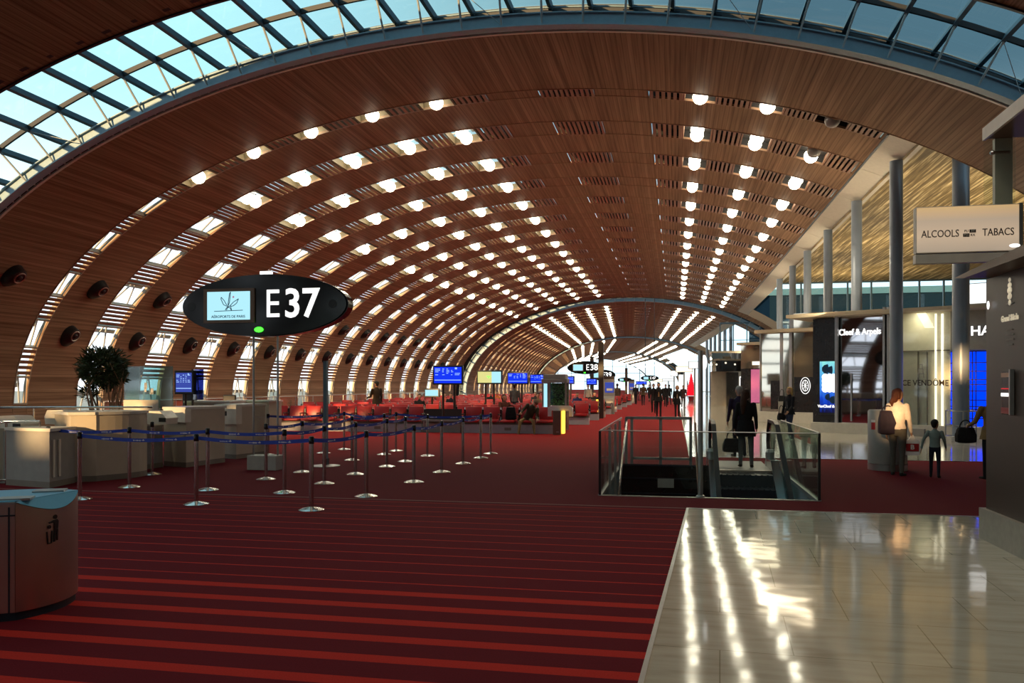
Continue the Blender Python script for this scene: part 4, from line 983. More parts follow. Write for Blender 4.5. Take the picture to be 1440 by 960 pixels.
# ---- potted tree behind the desk
tx = atY(146, 560, 15.6); tz = lambda py: atY(146, py, 15.6).z
tr_ = empty('potted_tree', (tx.x, 15.6, 0), label='bushy potted tree with many bare stems behind the curved desk', cat='potted tree')
MB().lathe([(.30, 0), (.42, .75), (.44, .80), (.38, .80), (.36, .72)], n=24).build('pot', 'kiosk', tr_, True); MB().lathe([(.37, .70), (.30, .74)], n=20).build('soil', 'bark', tr_)
rn = random.Random(11); tk = MB(); tips = []
for i in range(15):
    a = rn.uniform(0, 6.28); r0 = rn.uniform(.05, .26); p = Vector((r0 * math.cos(a), r0 * math.sin(a), .72)); h_ = rn.uniform(1.5, 1.75)
    sp_ = rn.uniform(.0, .22); top = Vector((p.x + sp_ * math.cos(a), p.y + sp_ * math.sin(a), h_)); mid = p.lerp(top, .5) + Vector((rn.uniform(-.06, .06), rn.uniform(-.06, .06), 0))
    tk.tube(p, mid, .026, 6, .022); tk.tube(mid, top, .022, 6, .014); tips.append(top)
    for _ in range(2): t2 = top + Vector((rn.uniform(-.25, .25), rn.uniform(-.25, .25), rn.uniform(.2, .55))); tk.tube(top, t2, .013, 5, .006); tips.append(t2)
tk.build('stem', 'bark', tr_)
lf_ = MB()
def leaf(c, d, l, w0):
    d = d.normalized(); sx = d.cross(Vector((rn.uniform(-1, 1), rn.uniform(-1, 1), rn.uniform(-1, 1))))
    if sx.length < .05: return
    sx.normalize(); lf_.add([c, c + d * l * .45 + sx * w0, c + d * l, c + d * l * .45 - sx * w0], [(0, 1, 2, 3)])
cz_ = 2.06
for i in range(2600):
    while True:
        v = Vector((rn.uniform(-1, 1), rn.uniform(-1, 1), rn.uniform(-1, 1)))
        if .25 < v.length < 1: break
    k_ = 1 + .12 * math.sin(v.x * 7 + v.z * 5); c_ = Vector((v.x * .44 * k_, v.y * .44 * k_, cz_ + v.z * .40 * k_)); leaf(c_, v + Vector((rn.uniform(-.8, .8), rn.uniform(-.8, .8), rn.uniform(-.6, .6))), rn.uniform(.10, .2), .016)
for i in range(160): v = Vector((rn.gauss(0, .07), rn.gauss(0, .07), rn.gauss(0, .06))); leaf(Vector((-.28, -.1, 1.52)) + v, v + Vector((rn.uniform(-.1, .1), 0, .05)), .13, .014)
lf_.build('foliage', 'leaf', tr_)
# ---- queue posts with retractable belts
posts = {}
PL = [('a', 68, 683), ('b', 112, 702), ('c', 182, 685), ('d', 214, 667), ('e', 276, 709), ('f', 292, 689), ('g', 374, 674), ('h', 400, 693), ('i', 438, 717), ('j', 456, 680), ('k', 425, 664), 
      ('m', 455, 637), ('n', 484, 632), ('o', 495, 647), ('p', 500, 667), ('q', 515, 698), ('r', 544, 656), ('s', 540, 639), ('t', 557, 634), ('u', 570, 649), ('v', 582, 678), ('w', 601, 641), ('x', 621, 664), ('y', 651, 652), ('z', 676, 644), ('zz', 690, 638), ('aa', 377, 640)]
chains = [['b', 'e', 'i', 'q', 'v', 'x', 'y', 'z', 'zz'], ['a', 'c', 'f', 'h', 'j', 'p', 'r', 'u', 'w'], ['aa', 'm', 'n', 's', 't', 'zz'], ['g', 'k', 'o', 's']]
PP = {k: fl(px, py) for k, px, py in PL}
pm = {'base': MB().lathe([(.175, 0), (.175, .008), (.12, .03), (.04, .045), (.03, .05)], n=28).mesh('base', 'chrome', True), 'pole': MB().tube((0, 0, .03), (0, 0, .92), .031, 16).mesh('pole', 'chrome', True),
      'head': MB().lathe([(.034, .90), (.036, .91), (.036, .985), (.030, 1.0), (.012, 1.004)], n=16).mesh('head', 'blackgloss', True)}
after = {}
for ch in chains:
    for a, b in zip(ch[:-1], ch[1:]): after.setdefault(a, []).append(b)
desc = {'a': 'leftmost chrome queue post, beside the glass partition', 'b': 'chrome queue post half hidden behind the steel bin', 'c': 'chrome queue post in front of the curved desk', 'd': 'chrome queue post at the far corner of the curved desk',
        'e': 'chrome queue post in front of the second gate desk', 'f': 'chrome queue post just right of the one before the second desk', 'g': 'chrome queue post beside the base box of the gate sign', 'h': 'chrome queue post below the oval gate sign, second belt line', 'i': 'nearest chrome queue post, its foot closest to the viewer'}
for i, (k, px, py) in enumerate(PL):
    e = empty('queue_post', PP[k], label=desc.get(k) or 'chrome queue post with blue belt, %s from right among the posts before the red seats' % ORD[len(PL) - 1 - i if k != 'aa' else 18], cat='queue post', group='chrome queue posts with blue belts')
    for nm, me in pm.items(): link(nm, me, e)
    for b in after.get(k, []):
        d = PP[b] - PP[k]; L_ = d.length; u = d.normalized(); bl = MB(); mk = MB(); n = 10; nn = Vector((-u.y, u.x, 0))
        P_ = [u * (.035 + (L_ - .07) * j / n) + Vector((0, 0, .945 - .05 * min(L_, 2.5) / 2 * math.sin(PI * j / n))) for j in range(n + 1)]
        for p, q in zip(P_[:-1], P_[1:]): bl.quad(p - Vector((0, 0, .026)), q - Vector((0, 0, .026)), q + Vector((0, 0, .026)), p + Vector((0, 0, .026)))
        bo = bl.build('belt', 'belt', e)
        r2 = random.Random(i)
        for f in frange(.5, max(.6, L_ - .4), .75):
            j = f / L_; z = .945 - .05 * min(L_, 2.5) / 2 * math.sin(PI * j)
            for sd_ in (-1, 1):
                for t_ in range(6):
                    x = f + t_ * .022 - .1; mk.box(u * x + nn * sd_ * .0025 + Vector((0, 0, z - .003)), (.014, .001, r2.uniform(.008, .022)), rz=math.atan2(u.y, u.x))
                mk.box(u * (f + .06) + nn * sd_ * .0025 + Vector((0, 0, z)), (.05, .001, .008), rz=math.atan2(u.y, u.x)); mk.box(u * (f + .065) + nn * sd_ * .0025 + Vector((0, 0, z + .004)), (.012, .001, .026), rz=math.atan2(u.y, u.x))
        mk.build('belt_mark', 'mark', bo)
# ---- steel litter bin in the foreground
H_ = .86
Lp, Rp = Vector((-4.66, 5.08, 0)), Vector((-4.66, 5.71, 0)); SAG = .09
hc2 = (Rp - Lp).length / 2; cr_ = (hc2 ** 2 + SAG ** 2) / (2 * SAG); cc = Vector((Lp.x + SAG - cr_, (Lp.y + Rp.y) / 2, 0)); a1_ = math.asin(hc2 / cr_)
arcp = [(cc.x + cr_ * math.cos(-a1_ + 2 * a1_ * i / 20), cc.y + cr_ * math.sin(-a1_ + 2 * a1_ * i / 20)) for i in range(21)]
Lf, back, bl_ = (-5.42, 4.62), (-4.94, 5.76), (-5.75, 5.25)
bc = Vector((-5.0, 5.25, 0)); bn = empty('litter_bin', bc, label='brushed steel double litter bin with blue lid in the left foreground', cat='litter bin')
rel = lambda pts: [(x - bc.x, y - bc.y) for x, y in pts]
ar = rel(arcp); zt_ = [H_ - .012 - .085 * math.sin(PI * i / 20) for i in range(21)]
cb2 = MB(); vs = [(x, y, .06) for x, y in ar] + [(x, y, z) for (x, y), z in zip(ar, zt_)]
cb2.add(vs, [(i, i + 1, 22 + i, 21 + i) for i in range(20)]); cb2.build('curved_body', 'steelb', bn, True)
fb = MB(); fb.prism(rel([Lf, (Lp.x - .004, Lp.y), (Rp.x - .004, Rp.y), back, bl_]), .06, H_ - .012); fb.build('flat_body', 'steelb', bn)
pk = MB(); pk.prism([(x * .97, y * .97) for x, y in rel([Lf] + arcp + [back, bl_])], .0, .06); pk.build('plinth', 'steeld', bn)
lens = MB(); m_ = 21
lens.add([(x, y, z + .006) for (x, y), z in zip(ar, zt_)] + [(ar[0][0] + (ar[20][0] - ar[0][0]) * i / 20, ar[0][1] + (ar[20][1] - ar[0][1]) * i / 20, H_) for i in range(21)], [(i, i + 1, 22 + i, 21 + i) for i in range(20)])
lens.build('front_flap', 'blue_lid', bn)
ld_ = MB(); ld_.prism(rel([(Lp.x, Lp.y), (Rp.x, Rp.y), back, (-5.62, 5.35), (-5.40, 4.66)]), H_ - .012, H_ + .004); ld_.build('lid', 'blue_lid', bn)
L2 = Vector((Lf[0], Lf[1], 0)); dL = (Lp - L2).normalized(); nL = Vector((dL.y, -dL.x, 0)); sm = MB(); lm_ = L2.lerp(Lp, .5) - bc
sm.box(lm_ + nL * .004 + Vector((0, 0, H_ - .10)), ((Lp - L2).length, .012, .010), rz=math.atan2(dL.y, dL.x)); sm.box(Lp - dL * .04 - bc + nL * .003 + Vector((0, 0, .44)), (.010, .01, .76), rz=math.atan2(dL.y, dL.x)); sm.build('door_seam', 'steeld', bn)
MB().box(lm_ + nL * .005 + Vector((0, 0, H_ - .012)), ((Lp - L2).length, .03, .018), rz=math.atan2(dL.y, dL.x)).build('front_rim', 'alu', bn)
for cx_, cy_ in ((-4.74, 5.17), (-4.82, 5.60)): MB().box((cx_ - bc.x, cy_ - bc.y, H_ + .008), (.22, .15, .016), rz=.5).build('flap', 'alu', bn)
q = [Vector((x, y, H_ + .012)) - bc for x, y in ((-5.35, 4.72), (-5.05, 4.93), (-5.02, 5.12), (-5.2, 5.25), (-5.6, 5.2))]; MB().add(q, [(0, 1, 2, 3, 4)]).build('opening', 'black', bn); rc_ = MB(); rc_.path(q + q[:1], .012, 6); rc_.build('opening_rim', 'alu', bn)
lt = MB(); r3 = random.Random(4)
for y0 in (5.20, 5.45):
    for row in range(2):
        for i in range(6): lt.box((-4.648 + row * .026 - bc.x, y0 + i * .021 + row * .01 - bc.y, H_ - .020 - row * .022), (.016, r3.uniform(.008, .016), .002), mtx=Matrix.Rotation(math.radians(42), 3, 'Y'))
lt.build('lid_text', 'ink', bn)
pn_ = Vector((1, 0, 0)); pt_ = Vector((0, 1, 0)); am = -.1; pn_ = Vector((math.cos(am), math.sin(am), 0)); pt_ = Vector((-pn_.y, pn_.x, 0)); pc = cc + pn_ * (cr_ + .003) - bc + Vector((0, 0, .60))
pg = MB()
def pic(pts): pg.prism([(u * .0115, v * .0115) for u, v in pts], -.004, .005, lambda a, b, h: tuple(pc + pt_ * a + Vector((0, 0, b)) + pn_ * (h - a * a / (2 * cr_))))
pic([(2 + 1.5 * math.cos(a), 9.5 + 1.5 * math.sin(a)) for a in [2 * PI * i / 12 for i in range(12)]])
pic([(-3, 6.6), (-2.6, 5.8), (1.0, 6.0), (1.4, 1.5), (4.2, 1.8), (4.6, 6.5), (3.6, 7.8), (.5, 7.6)])
pic([(1.4, 1.6), (2.8, 1.6), (1.6, -6.5), (.6, -6.6)]); pic([(2.9, 1.4), (4.3, 1.6), (4.0, -6), (3.2, -6)]); pic([(-4.6, .8), (-4.1, .8), (-3.3, -6.8), (-1.2, -6.6), (-.8, .9), (-.3, .9), (-.8, -7.2), (-3.9, -7.4)])
for i in range(10): a, b = 2 * PI * i / 10, 2 * PI * (i + 1) / 10; pic([(-2.6 + 1.2 * math.cos(a), 3.6 + 1.2 * math.sin(a)), (-2.6 + 1.2 * math.cos(b), 3.6 + 1.2 * math.sin(b)), (-2.6 + .7 * math.cos(b), 3.6 + .7 * math.sin(b)), (-2.6 + .7 * math.cos(a), 3.6 + .7 * math.sin(a))])
pg.build('litter_symbol', 'black', bn)
# ---- big flight screens
monitor(610.5, 649, 516, 538.5, 29.6, 'large blue flight screen on two dark poles over the front seats', 'screen_blue', (.31, .72), z_to=0)
monitor(598, 616, 548, 556.5, 34, 'small pale screen on a stand left below the large blue screen', 'screen_pale', (.5,))
monitor(672, 704.5, 522.5, 538, 34.5, 'yellow and white advertising screen on two poles', 'screen_yellow', (.32, .68), True)
monitor(714.5, 741.5, 524.5, 538.5, 37.5, 'blue flight screen right of the yellow screen', 'screen_blue', (.3, .7))
monitor(746, 765, 527, 538.5, 43, 'blue flight screen partly behind the plant cabinet, right of another blue screen', 'screen_blue', (.5,))
monitor(798, 806.5, 530, 538.5, 46, 'narrow blue screen right of the plant cabinet', 'screen_blue', (.5,))
monitor(825.5, 838.5, 533, 540, 52, 'blue screen just left of the dark gate post', 'screen_blue', (.5,))
monitor(895, 909, 536.5, 540, 90, 'row of tiny cyan-blue screens at the far end of the aisle', 'screen_blue', (.2, .8))
# ---- plant cabinet with bollards
q = Vector((atY(781, 560, 30.6).x, 30.6, 0)); cb_ = empty('plant_cabinet', q, label='tall grey glass cabinet full of greenery at the end of the front seats', cat='cabinet')
w0 = .46
MB().bx(-w0, w0, -.3, .45, 0, .72, bev=.02).build('base', 'brown', cb_); MB().bx(-w0 - .02, w0 + .02, -.34, .47, 1.78, 1.92, bev=.02).build('cornice', 'plinth', cb_); MB().bx(-w0 + .03, w0 - .03, -.28, .42, 1.92, 2.1, bev=.03).build('cap', 'plinth', cb_)
f_ = MB()
for x in (-w0 + .03, w0 - .03):
    for y in (-.28, .43): f_.box((x, y, 1.25), (.06, .06, 1.1))
f_.box((-.2, -.28, 1.25), (.09, .05, 1.1)); f_.build('frame', 'plinth', cb_)
MB().bx(-.16, w0 - .05, -.275, -.265, .74, 1.77).build('glass_front', 'green', cb_); MB().bx(-w0 + .06, w0 - .06, .40, .42, .74, 1.77).build('back_panel', 'shopd', cb_)
MB().bx(-w0 + .05, -.27, -.28, -.25, .74, 1.75).build('side_light', 'lit_white' if False else 'screen_pale', cb_)
pg = MB(); rn = random.Random(5); lf_ = pg
for i in range(420): leaf(Vector((rn.uniform(-.14, .40), rn.uniform(-.2, .3), .75 + abs(rn.gauss(0, .25)) if i % 2 else 1.72 - abs(rn.gauss(0, .2)))), Vector((rn.uniform(-1, 1), rn.uniform(-1, 1), rn.uniform(-.3, 1))), rn.uniform(.08, .2), .02)
M['leafb'] = mat('bright_leaf', (.10, .22, .05), .5, noise=.3); pg.build('greenery', 'leafb', cb_)
text('Jardin', .13, 'mark', cb_, (.1, -.29, 1.46)) if False else None
def bollard(px, py, Y, wpx, h, label, arch=False):
    q = fl(px, py); q.y = Y or q.y; k = q.y / ray(px, py)[1] / F; q.x = atY(px, py, q.y).x; b = empty('bollard', q, label=label, cat='bollard'); w0 = wpx * k
    MB().box((-w0 * .18, 0, h / 2), (w0 * .62, .30, h), bev=.01).build('body', 'brown', b); MB().box((w0 * .30, -.02, h / 2 + .02), (w0 * .24, .26, h - .04), bev=.02).build('light', 'amber', b)
    if arch:
        a = MB(); a.prism([(-w0 * .95, .62), (-w0 * .95, .92), (-w0 * .7, .99), (w0 * .75, .99), (w0 * 1.0, .92), (w0 * 1.0, .62), (w0 * .72, .62), (w0 * .72, .82), (-w0 * .68, .82), (-w0 * .68, .62)], .0, .16, lambda u, v, h_: (u, h_ + .02, v)); a.build('white_arch', 'lit_white' if False else 'mark', b)
    MB().box((-.05, -.155, .1), (w0 * .2, .006, .03)).build('label_plate', 'alu', b)
bollard(787, 611, None, 18, .82, 'brown bollard with an amber light strip and white arch at the aisle edge', True)
bollard(837, 587, None, 10, .95, 'farther brown bollard with an amber light strip beside the dark gate post')
for i, (px, py, Y, wpx, lab) in enumerate(((856.5, 580, 48, 15, 'grey service machine with a car picture beyond the dark gate post'), (888, 564, 76, 8, 'smaller grey machine by the aisle farther off'))):
    q = atY(px, py, Y); q.z = 0; k = Y / ray(px, py)[1] / F; w0 = wpx * k / 2; m_ = empty('service_machine', q, label=lab, cat='machine')
    MB().prism([(-.35, 0), (.25, 0), (.25, 2.05), (-.20, 2.05), (-.20, 1.05), (-.35, .9)], -w0, w0, lambda a, b, h: (h, a, b)).build('body', 'plinth', m_); MB().bx(-w0 * .7, w0 * .9, -.215, -.20, 1.25, 1.85).build('picture', 'screen_lilac', m_); MB().bx(-w0 * .4, w0 * .7, -.222, -.214, 1.35, 1.5).build('car_shape', 'mark', m_)
    MB().bx(-w0 - .4 * w0, -w0 - .02, -.1, .2, .0, 2.0).build('light_side', 'lit_white', m_); MB().bx(-w0, w0, -.22, .26, 2.05, 2.2).build('cap', 'kiosk', m_); MB().bx(-.15, .25, -.36, -.33, .55, .75).build('tray', 'alu', m_)
# ================================================================ SEATING
def bench(n, name='seat_bench'):
    e = empty(name); P_ = .665; W = n * P_
    seat = MB(); seat.box((0, -.02, .43), (.55, .50, .07), bev=.028, mtx=Matrix.Rotation(math.radians(4), 3, 'X')); sm = seat.mesh('seat', 'red_seat', True)
    back = MB(); R = Matrix.Rotation(math.radians(-12), 3, 'X'); back.box((0, .27, .69), (.56, .075, .46), bev=.03, mtx=R); bm_ = back.mesh('backrest', 'red_seat', True)
    arm = MB(); arm.box((0, .02, .655), (.055, .40, .04), bev=.012); arm.cur = 1; arm.tube((0, -.15, .36), (0, -.16, .64), .016, 8); arm.tube((0, .22, .36), (0, .30, .90), .016, 8); arm.cur = 0; arm.box((0, .26, .62), (.075, .05, .40), bev=.01); am = arm.mesh('armrest', ['black', 'chrome'])
    for i in range(n):
        x = -W / 2 + P_ * (i + .5); link('seat', sm, e).location = (x, 0, 0); link('backrest', bm_, e).location = (x, 0, 0)
    for i in range(n + 1): link('armrest', am, e).location = (-W / 2 + P_ * i, 0, 0)
    MB().bx(-W / 2, W / 2, -.16, .20, 0, .30).build('plinth', 'bench_plinth', e); MB().bx(-W / 2, W / 2, -.04, .06, .30, .395).build('beam', 'deskd', e)
    v = MB()
    v.bx(-.12, .12, -.166, -.158, .10, .2); v.build('vent', 'deskd', e)
    return e
b5 = bench(5); b4 = bench(4); used = {5: False, 4: False}
def put_bench(n, x, y, label, rz=0):
    src = b5 if n == 5 else b4
    e = copy_tree(src) if used[n] else src
    used[n] = True; e.location = (x, y, 0); e.rotation_euler.z = rz; T(e, label, 'bench', 'rows of red seat benches'); return e
Y0 = 28.3; XR = atY(781, 600, Y0).x; W5, W4 = .665 * 5, .665 * 4
fb_ = put_bench(5, XR - W5 / 2, Y0, 'front red seat bench on which a man in khaki trousers slumps')
TX = XR - W5 - .75
x = TX - .75
for i, w0 in enumerate((5, 5, 4)):
    put_bench(w0, x - .665 * w0 / 2, Y0, ['front row red seat bench just left of the dark low table', 'front row red seat bench in the middle of the row, partly sunlit', 'front row red seat bench at the far left, behind the desk corner'][i]); x -= .665 * w0 + .02
tb_ = empty('low_table', (TX, Y0, 0), label='dark low table with two black panels between front row red benches', cat='table')
MB().bx(-.68, .68, -.16, .20, 0, .32).build('plinth', 'plinth', tb_); MB().bx(-.72, .72, -.3, .3, .40, .46).build('table_top', 'plinth', tb_); MB().bx(-.66, -.02, -.02, .03, .56, .84).build('panel', 'dark_carpet', tb_); MB().bx(.06, .70, -.02, .03, .56, .84).build('panel', 'dark_carpet', tb_); MB().bx(-.6, .6, -.01, .02, .46, .56).build('panel_foot', 'kiosk', tb_); MB().bx(-.68, .68, -.04, .06, .32, .40).build('beam', 'deskd', tb_)
rows = [31.6, 35.0, 39.5, 43.2, 47.5, 52.0, 57, 63, 70]
for r, y in enumerate(rows):
    x = -3.6 if r else -5.3
    for c in range(4):
        if x - W5 < -18.2: break
        put_bench(5, x - W5 / 2, y, 'red seat bench, %s row behind the front one, %s from the aisle' % (ORD[r], ORD[c])); x -= W5 + .02
put_bench(4, atY(592, 560, 41.4).x, 41.4, 'red seat bench turned sideways left of the large blue screen', math.radians(65)); put_bench(4, atY(668, 560, 41.4).x, 41.4, 'red seat bench turned sideways left of the yellow screen', math.radians(-60))
em = text('✕', .1, 'alu', None, (XR - .33, Y0 + .2, .70)) if False else None
lm = MB()
for dx, dz, r in ((-.05, 0, .016), (0, .02, .018), (.05, 0, .016), (0, -.03, .014)): lm.ball((dx, 0, dz), r, 8, 5, (1.6, .2, .8))
o = lm.build('seat_emblem', 'alu'); o.parent = fb_; o.location = (W5 / 2 - .33, .262, .73)
# ================================================================ PEOPLE
def caps(bm, p0, r0, p1, r1, n=12):
    p0, p1 = Vector(p0), Vector(p1); d = p1 - p0
    if d.length < 1e-5: d = Vector((0, 0, 1e-4))
    q = d.to_track_quat('Z', 'Y'); rings = []
    for t in (-80, -50, -20): t = math.radians(t); rings.append((p0 + q @ Vector((0, 0, r0 * math.sin(t))), r0 * math.cos(t)))
    rings.append((p0.lerp(p1, .5), (r0 + r1) / 2))
    for t in (20, 50, 80): t = math.radians(t); rings.append((p1 + q @ Vector((0, 0, r1 * math.sin(t))), r1 * math.cos(t)))
    loft(bm, [[c + q @ Vector((r * math.cos(2 * PI * i / n), r * math.sin(2 * PI * i / n), 0)) for i in range(n)] for c, r in rings])
def loft(bm, rings):
    vs = [[bm.verts.new(p) for p in r] for r in rings]; n = len(vs[0])
    for a, b in zip(vs[:-1], vs[1:]):
        for i in range(n): bm.faces.new((a[i], a[(i + 1) % n], b[(i + 1) % n], b[i]))
    bm.faces.new(list(reversed(vs[0]))); bm.faces.new(vs[-1])
def fuse(bm, name, voxel, smooth=4):
    me = bpy.data.meshes.new('t'); bm.to_mesh(me); bm.free(); o = bpy.data.objects.new('t', me); COL.objects.link(o)
    m = o.modifiers.new('r', 'REMESH'); m.mode = 'VOXEL'; m.voxel_size = voxel
    s = o.modifiers.new('s', 'SMOOTH'); s.iterations = smooth; s.factor = .5
    me2 = bpy.data.meshes.new_from_object(o.evaluated_get(bpy.context.evaluated_depsgraph_get())); me2.name = name
    bpy.data.objects.remove(o); bpy.data.meshes.remove(me); return me2
CM = {}
def cmat(c, rough=.75):
    k_ = tuple(c)
    if k_ not in CM: CM[k_] = mat('cloth_%d' % len(CM), c, rough, noise=.12, nscale=14, spec=.2)
    return CM[k_]
SKIN = (.48, .27, .18)
def person(label, loc, rz, h=1.72, top=(.02, .02, .022), legs=(.02, .02, .025), hair=(.03, .018, .012), shoe=(.012, .012, .012), skin=SKIN, shirt=None, coat=None, style='short', female=False, arms=((8, 8, 12), (8, 8, 12)), leg=((6, 4), (-8, 10)), sit=False, lean=0, turn=0, tilt=0, voxel=.016, child=False, spread=.0, slump=0, z0=0, sleeve=.97):
    k = h / 1.75; e = empty('person', (loc[0], loc[1], z0), rz, label, 'person')
    bm = bmesh.new(); seg = []
    hz = .5 if sit else .93
    base = Vector((0, 0, hz))
    RL = Matrix.Rotation(math.radians(-lean), 3, 'X') @ Matrix.Rotation(math.radians(slump), 3, 'Y')
    U = lambda p: base + RL @ (Vector(p) - Vector((0, 0, .93)))
    sw = .165 if female else .19
    def C(p0, r0, p1, r1, m): caps(bm, Vector(p0) * k, r0 * k, Vector(p1) * k, r1 * k); seg.append((Vector(p0) * k, Vector(p1) * k, (r0 + r1) / 2 * k, m))
    w_ = .135 if female else .150
    prof = [(.80, .10, .09), (.87, .155, .115), (.95, .17 if female else .165, .125), (1.06, w_, .105), (1.18, .148, .112), (1.30, .172, .12), (1.39, .165, .105), (1.45, .11, .08), (1.49, .06, .06)]
    loft(bm, [[U((rx * math.cos(2 * PI * i / 16), ry * math.sin(2 * PI * i / 16), z)) * k for i in range(16)] for z, rx, ry in prof])
    seg.append((U((-.05, 0, 1.0)) * k, U((.05, 0, 1.0)) * k, .13 * k, 'top')); seg.append((U((-.09, 0, 1.32)) * k, U((.09, 0, 1.32)) * k, .12 * k, 'top')); seg.append((U((0, 0, 1.1)) * k, U((0, 0, 1.40)) * k, .13 * k, 'top'))
    seg.append((U((-.07, 0, .88)) * k, U((.07, 0, .88)) * k, .13 * k, 'legs'))
    if shirt is not None: seg.append((U((0, .075, 1.08)) * k, U((0, .06, 1.42)) * k, .065 * k, 'shirt'))
    nb, hc = Vector((0, -.01, 1.46)), Vector((0, .015, 1.635))
    C(U(nb), .055, U((0, .0, 1.56)), .052, 'skin')
    RH = RL @ Matrix.Rotation(math.radians(turn), 3, 'Z') @ Matrix.Rotation(math.radians(-tilt), 3, 'X')
    Hd = lambda p: U((0, .0, 1.55)) + RH @ Vector(p)
    hs = 1.22 if child else 1.0
    def HC(p0, r0, p1, r1, m='skin'): C(Hd(Vector(p0) * hs), r0 * hs, Hd(Vector(p1) * hs), r1 * hs, m)
    HC((0, -.015, .115), .092, (0, .012, .115), .088); HC((0, .035, .02), .058, (0, .045, .06), .064); HC((0, .06, -.005), .030, (0, .055, .01), .04)
    HC((0, .098, .085), .010, (0, .118, .058), .014); HC((-.02, .098, .03), .010, (.02, .098, .03), .010); HC((-.04, .088, .108), .014, (.04, .088, .108), .014)
    for s_ in (-1, 1): HC((s_ * .088, .0, .09), .014, (s_ * .09, -.01, .055), .012)
    # legs
    for s_, (th, kb) in zip((-1, 1), leg):
        hip = Vector((s_ * .088, 0, hz - .03)); a = math.radians(th); sx = s_ * math.sin(math.radians(spread))
        d = Vector((sx, math.sin(a), -math.cos(a))).normalized(); kn = hip + d * .43
        b = a - math.radians(kb); d2 = Vector((sx * .3, math.sin(b), -math.cos(b))).normalized(); an = kn + d2 * .40
        C(hip, .088, kn, .060, 'legs'); C(kn, .060, an, .044, 'legs')
        C(an, .045, an + Vector((0, -.02, -.035)), .042, 'shoe'); C(an + Vector((0, -.03, -.048)), .036, an + Vector((s_ * .03, .16, -.058)), .030, 'shoe')
    hands = []
    for s_, (fw, ab, el) in zip((-1, 1), arms):
        sh = Vector((s_ * sw, 0, 1.405)); a, b = math.radians(fw), math.radians(ab)
        d = Vector((s_ * math.sin(b), math.sin(a) * math.cos(b), -math.cos(a) * math.cos(b))); eb = sh + d * .29
        a2 = a + math.radians(el); d2 = Vector((s_ * math.sin(b) * .4, math.sin(a2), -math.cos(a2))).normalized(); wr = eb + d2 * .25
        shw, ebw, wrw = U(sh), U(eb), U(wr); d2w = (RL @ d2).normalized()
        C(shw, .066, ebw, .047, 'top'); C(ebw, .047, ebw.lerp(wrw, sleeve), .036, 'top'); C(ebw.lerp(wrw, sleeve), .032, wrw + d2w * .02, .026, 'skin')
        side = (RL @ Vector((0, 1, 0))).normalized(); side = (side - d2w * side.dot(d2w)).normalized(); nrm_ = d2w.cross(side).normalized() * (-s_)
        pc_ = wrw + d2w * .055
        for i in range(3): o_ = side * (i - 1) * .022; C(wrw + d2w * .02 + o_ * .7, .017, wrw + d2w * .095 + o_, .017, 'skin')
        for i, l in enumerate((.058, .075, .080, .068)):
            o_ = side * ((1.5 - i) * .021); p = wrw + d2w * .098 + o_; m_ = p + d2w * l * .55 + nrm_ * .012; C(p, .0105, m_, .0095, 'skin'); C(m_, .0095, m_ + (d2w * .8 + nrm_ * .7).normalized() * l * .45, .0085, 'skin')
        p = wrw + d2w * .04 + side * .03; m_ = p + (side + d2w * .8).normalized() * .04; C(p, .014, m_, .011, 'skin'); C(m_, .011, m_ + (side * .3 + d2w).normalized() * .032, .0095, 'skin')
        hands.append((wrw + d2w * .12) * k)
    me = fuse(bm, 'body', voxel)
    order = ['skin', 'top', 'legs', 'shoe', 'shirt']
    for m_, c_ in (('skin', skin), ('top', top), ('legs', legs), ('shoe', shoe), ('shirt', shirt or top)): me.materials.append(cmat(c_, .55 if m_ == 'skin' else .8))
    n = len(me.polygons); cen = np.empty(n * 3); me.polygons.foreach_get('center', cen); cen = cen.reshape(-1, 3)
    best = np.full(n, 1e9); idx = np.zeros(n, int)
    for a, b, r, m_ in seg:
        a_, ab = np.array(a), np.array(b - a); L2 = max(1e-9, ab @ ab); t = np.clip(((cen - a_) @ ab) / L2, 0, 1); dd = np.linalg.norm(cen - a_ - t[:, None] * ab, axis=1) - r
        u = dd < best; best[u] = dd[u]; idx[u] = order.index(m_)
    me.polygons.foreach_set('material_index', idx.astype('i')); me.shade_smooth()
    link('body', me, e)
    ey = MB()
    for s_ in (-1, 1): ey.ball(Hd(Vector((s_ * .033, .090, .082)) * hs) * k, .011 * k, 8, 6)
    ey.build('eyes', 'black', e)
    # hair
    hb_ = bmesh.new(); HH = lambda p: Hd(Vector(p) * hs) * k
    def hc_(p0, r0, p1, r1): caps(hb_, HH(p0), r0 * k * hs, HH(p1), r1 * k * hs)
    hc_((0, -.030, .13), .092, (0, .004, .145), .083); hc_((0, -.05, .09), .074, (0, -.055, .05), .058)
    if style in ('bob', 'long', 'pony'): hc_((-.06, -.025, .12), .052, (-.072, -.03, .03), .038); hc_((.06, -.025, .12), .052, (.072, -.03, .03), .038); hc_((0, -.06, .08), .075, (0, -.065, -.02), .06)
    if style == 'long': hc_((0, -.075, .04), .075, (.0, -.115, -.14), .07); hc_((0, -.115, -.14), .07, (0, -.13, -.33), .035)
    if style == 'pony': hc_((0, -.10, .03), .036, (-.01, -.13, -.06), .045); hc_((-.01, -.13, -.06), .042, (-.01, -.12, -.14), .018)
    if style != 'bald': link('hair', fuse(hb_, 'hair', voxel * .8, 3), e).data.materials.append(cmat(hair, .6))
    else: hb_.free()
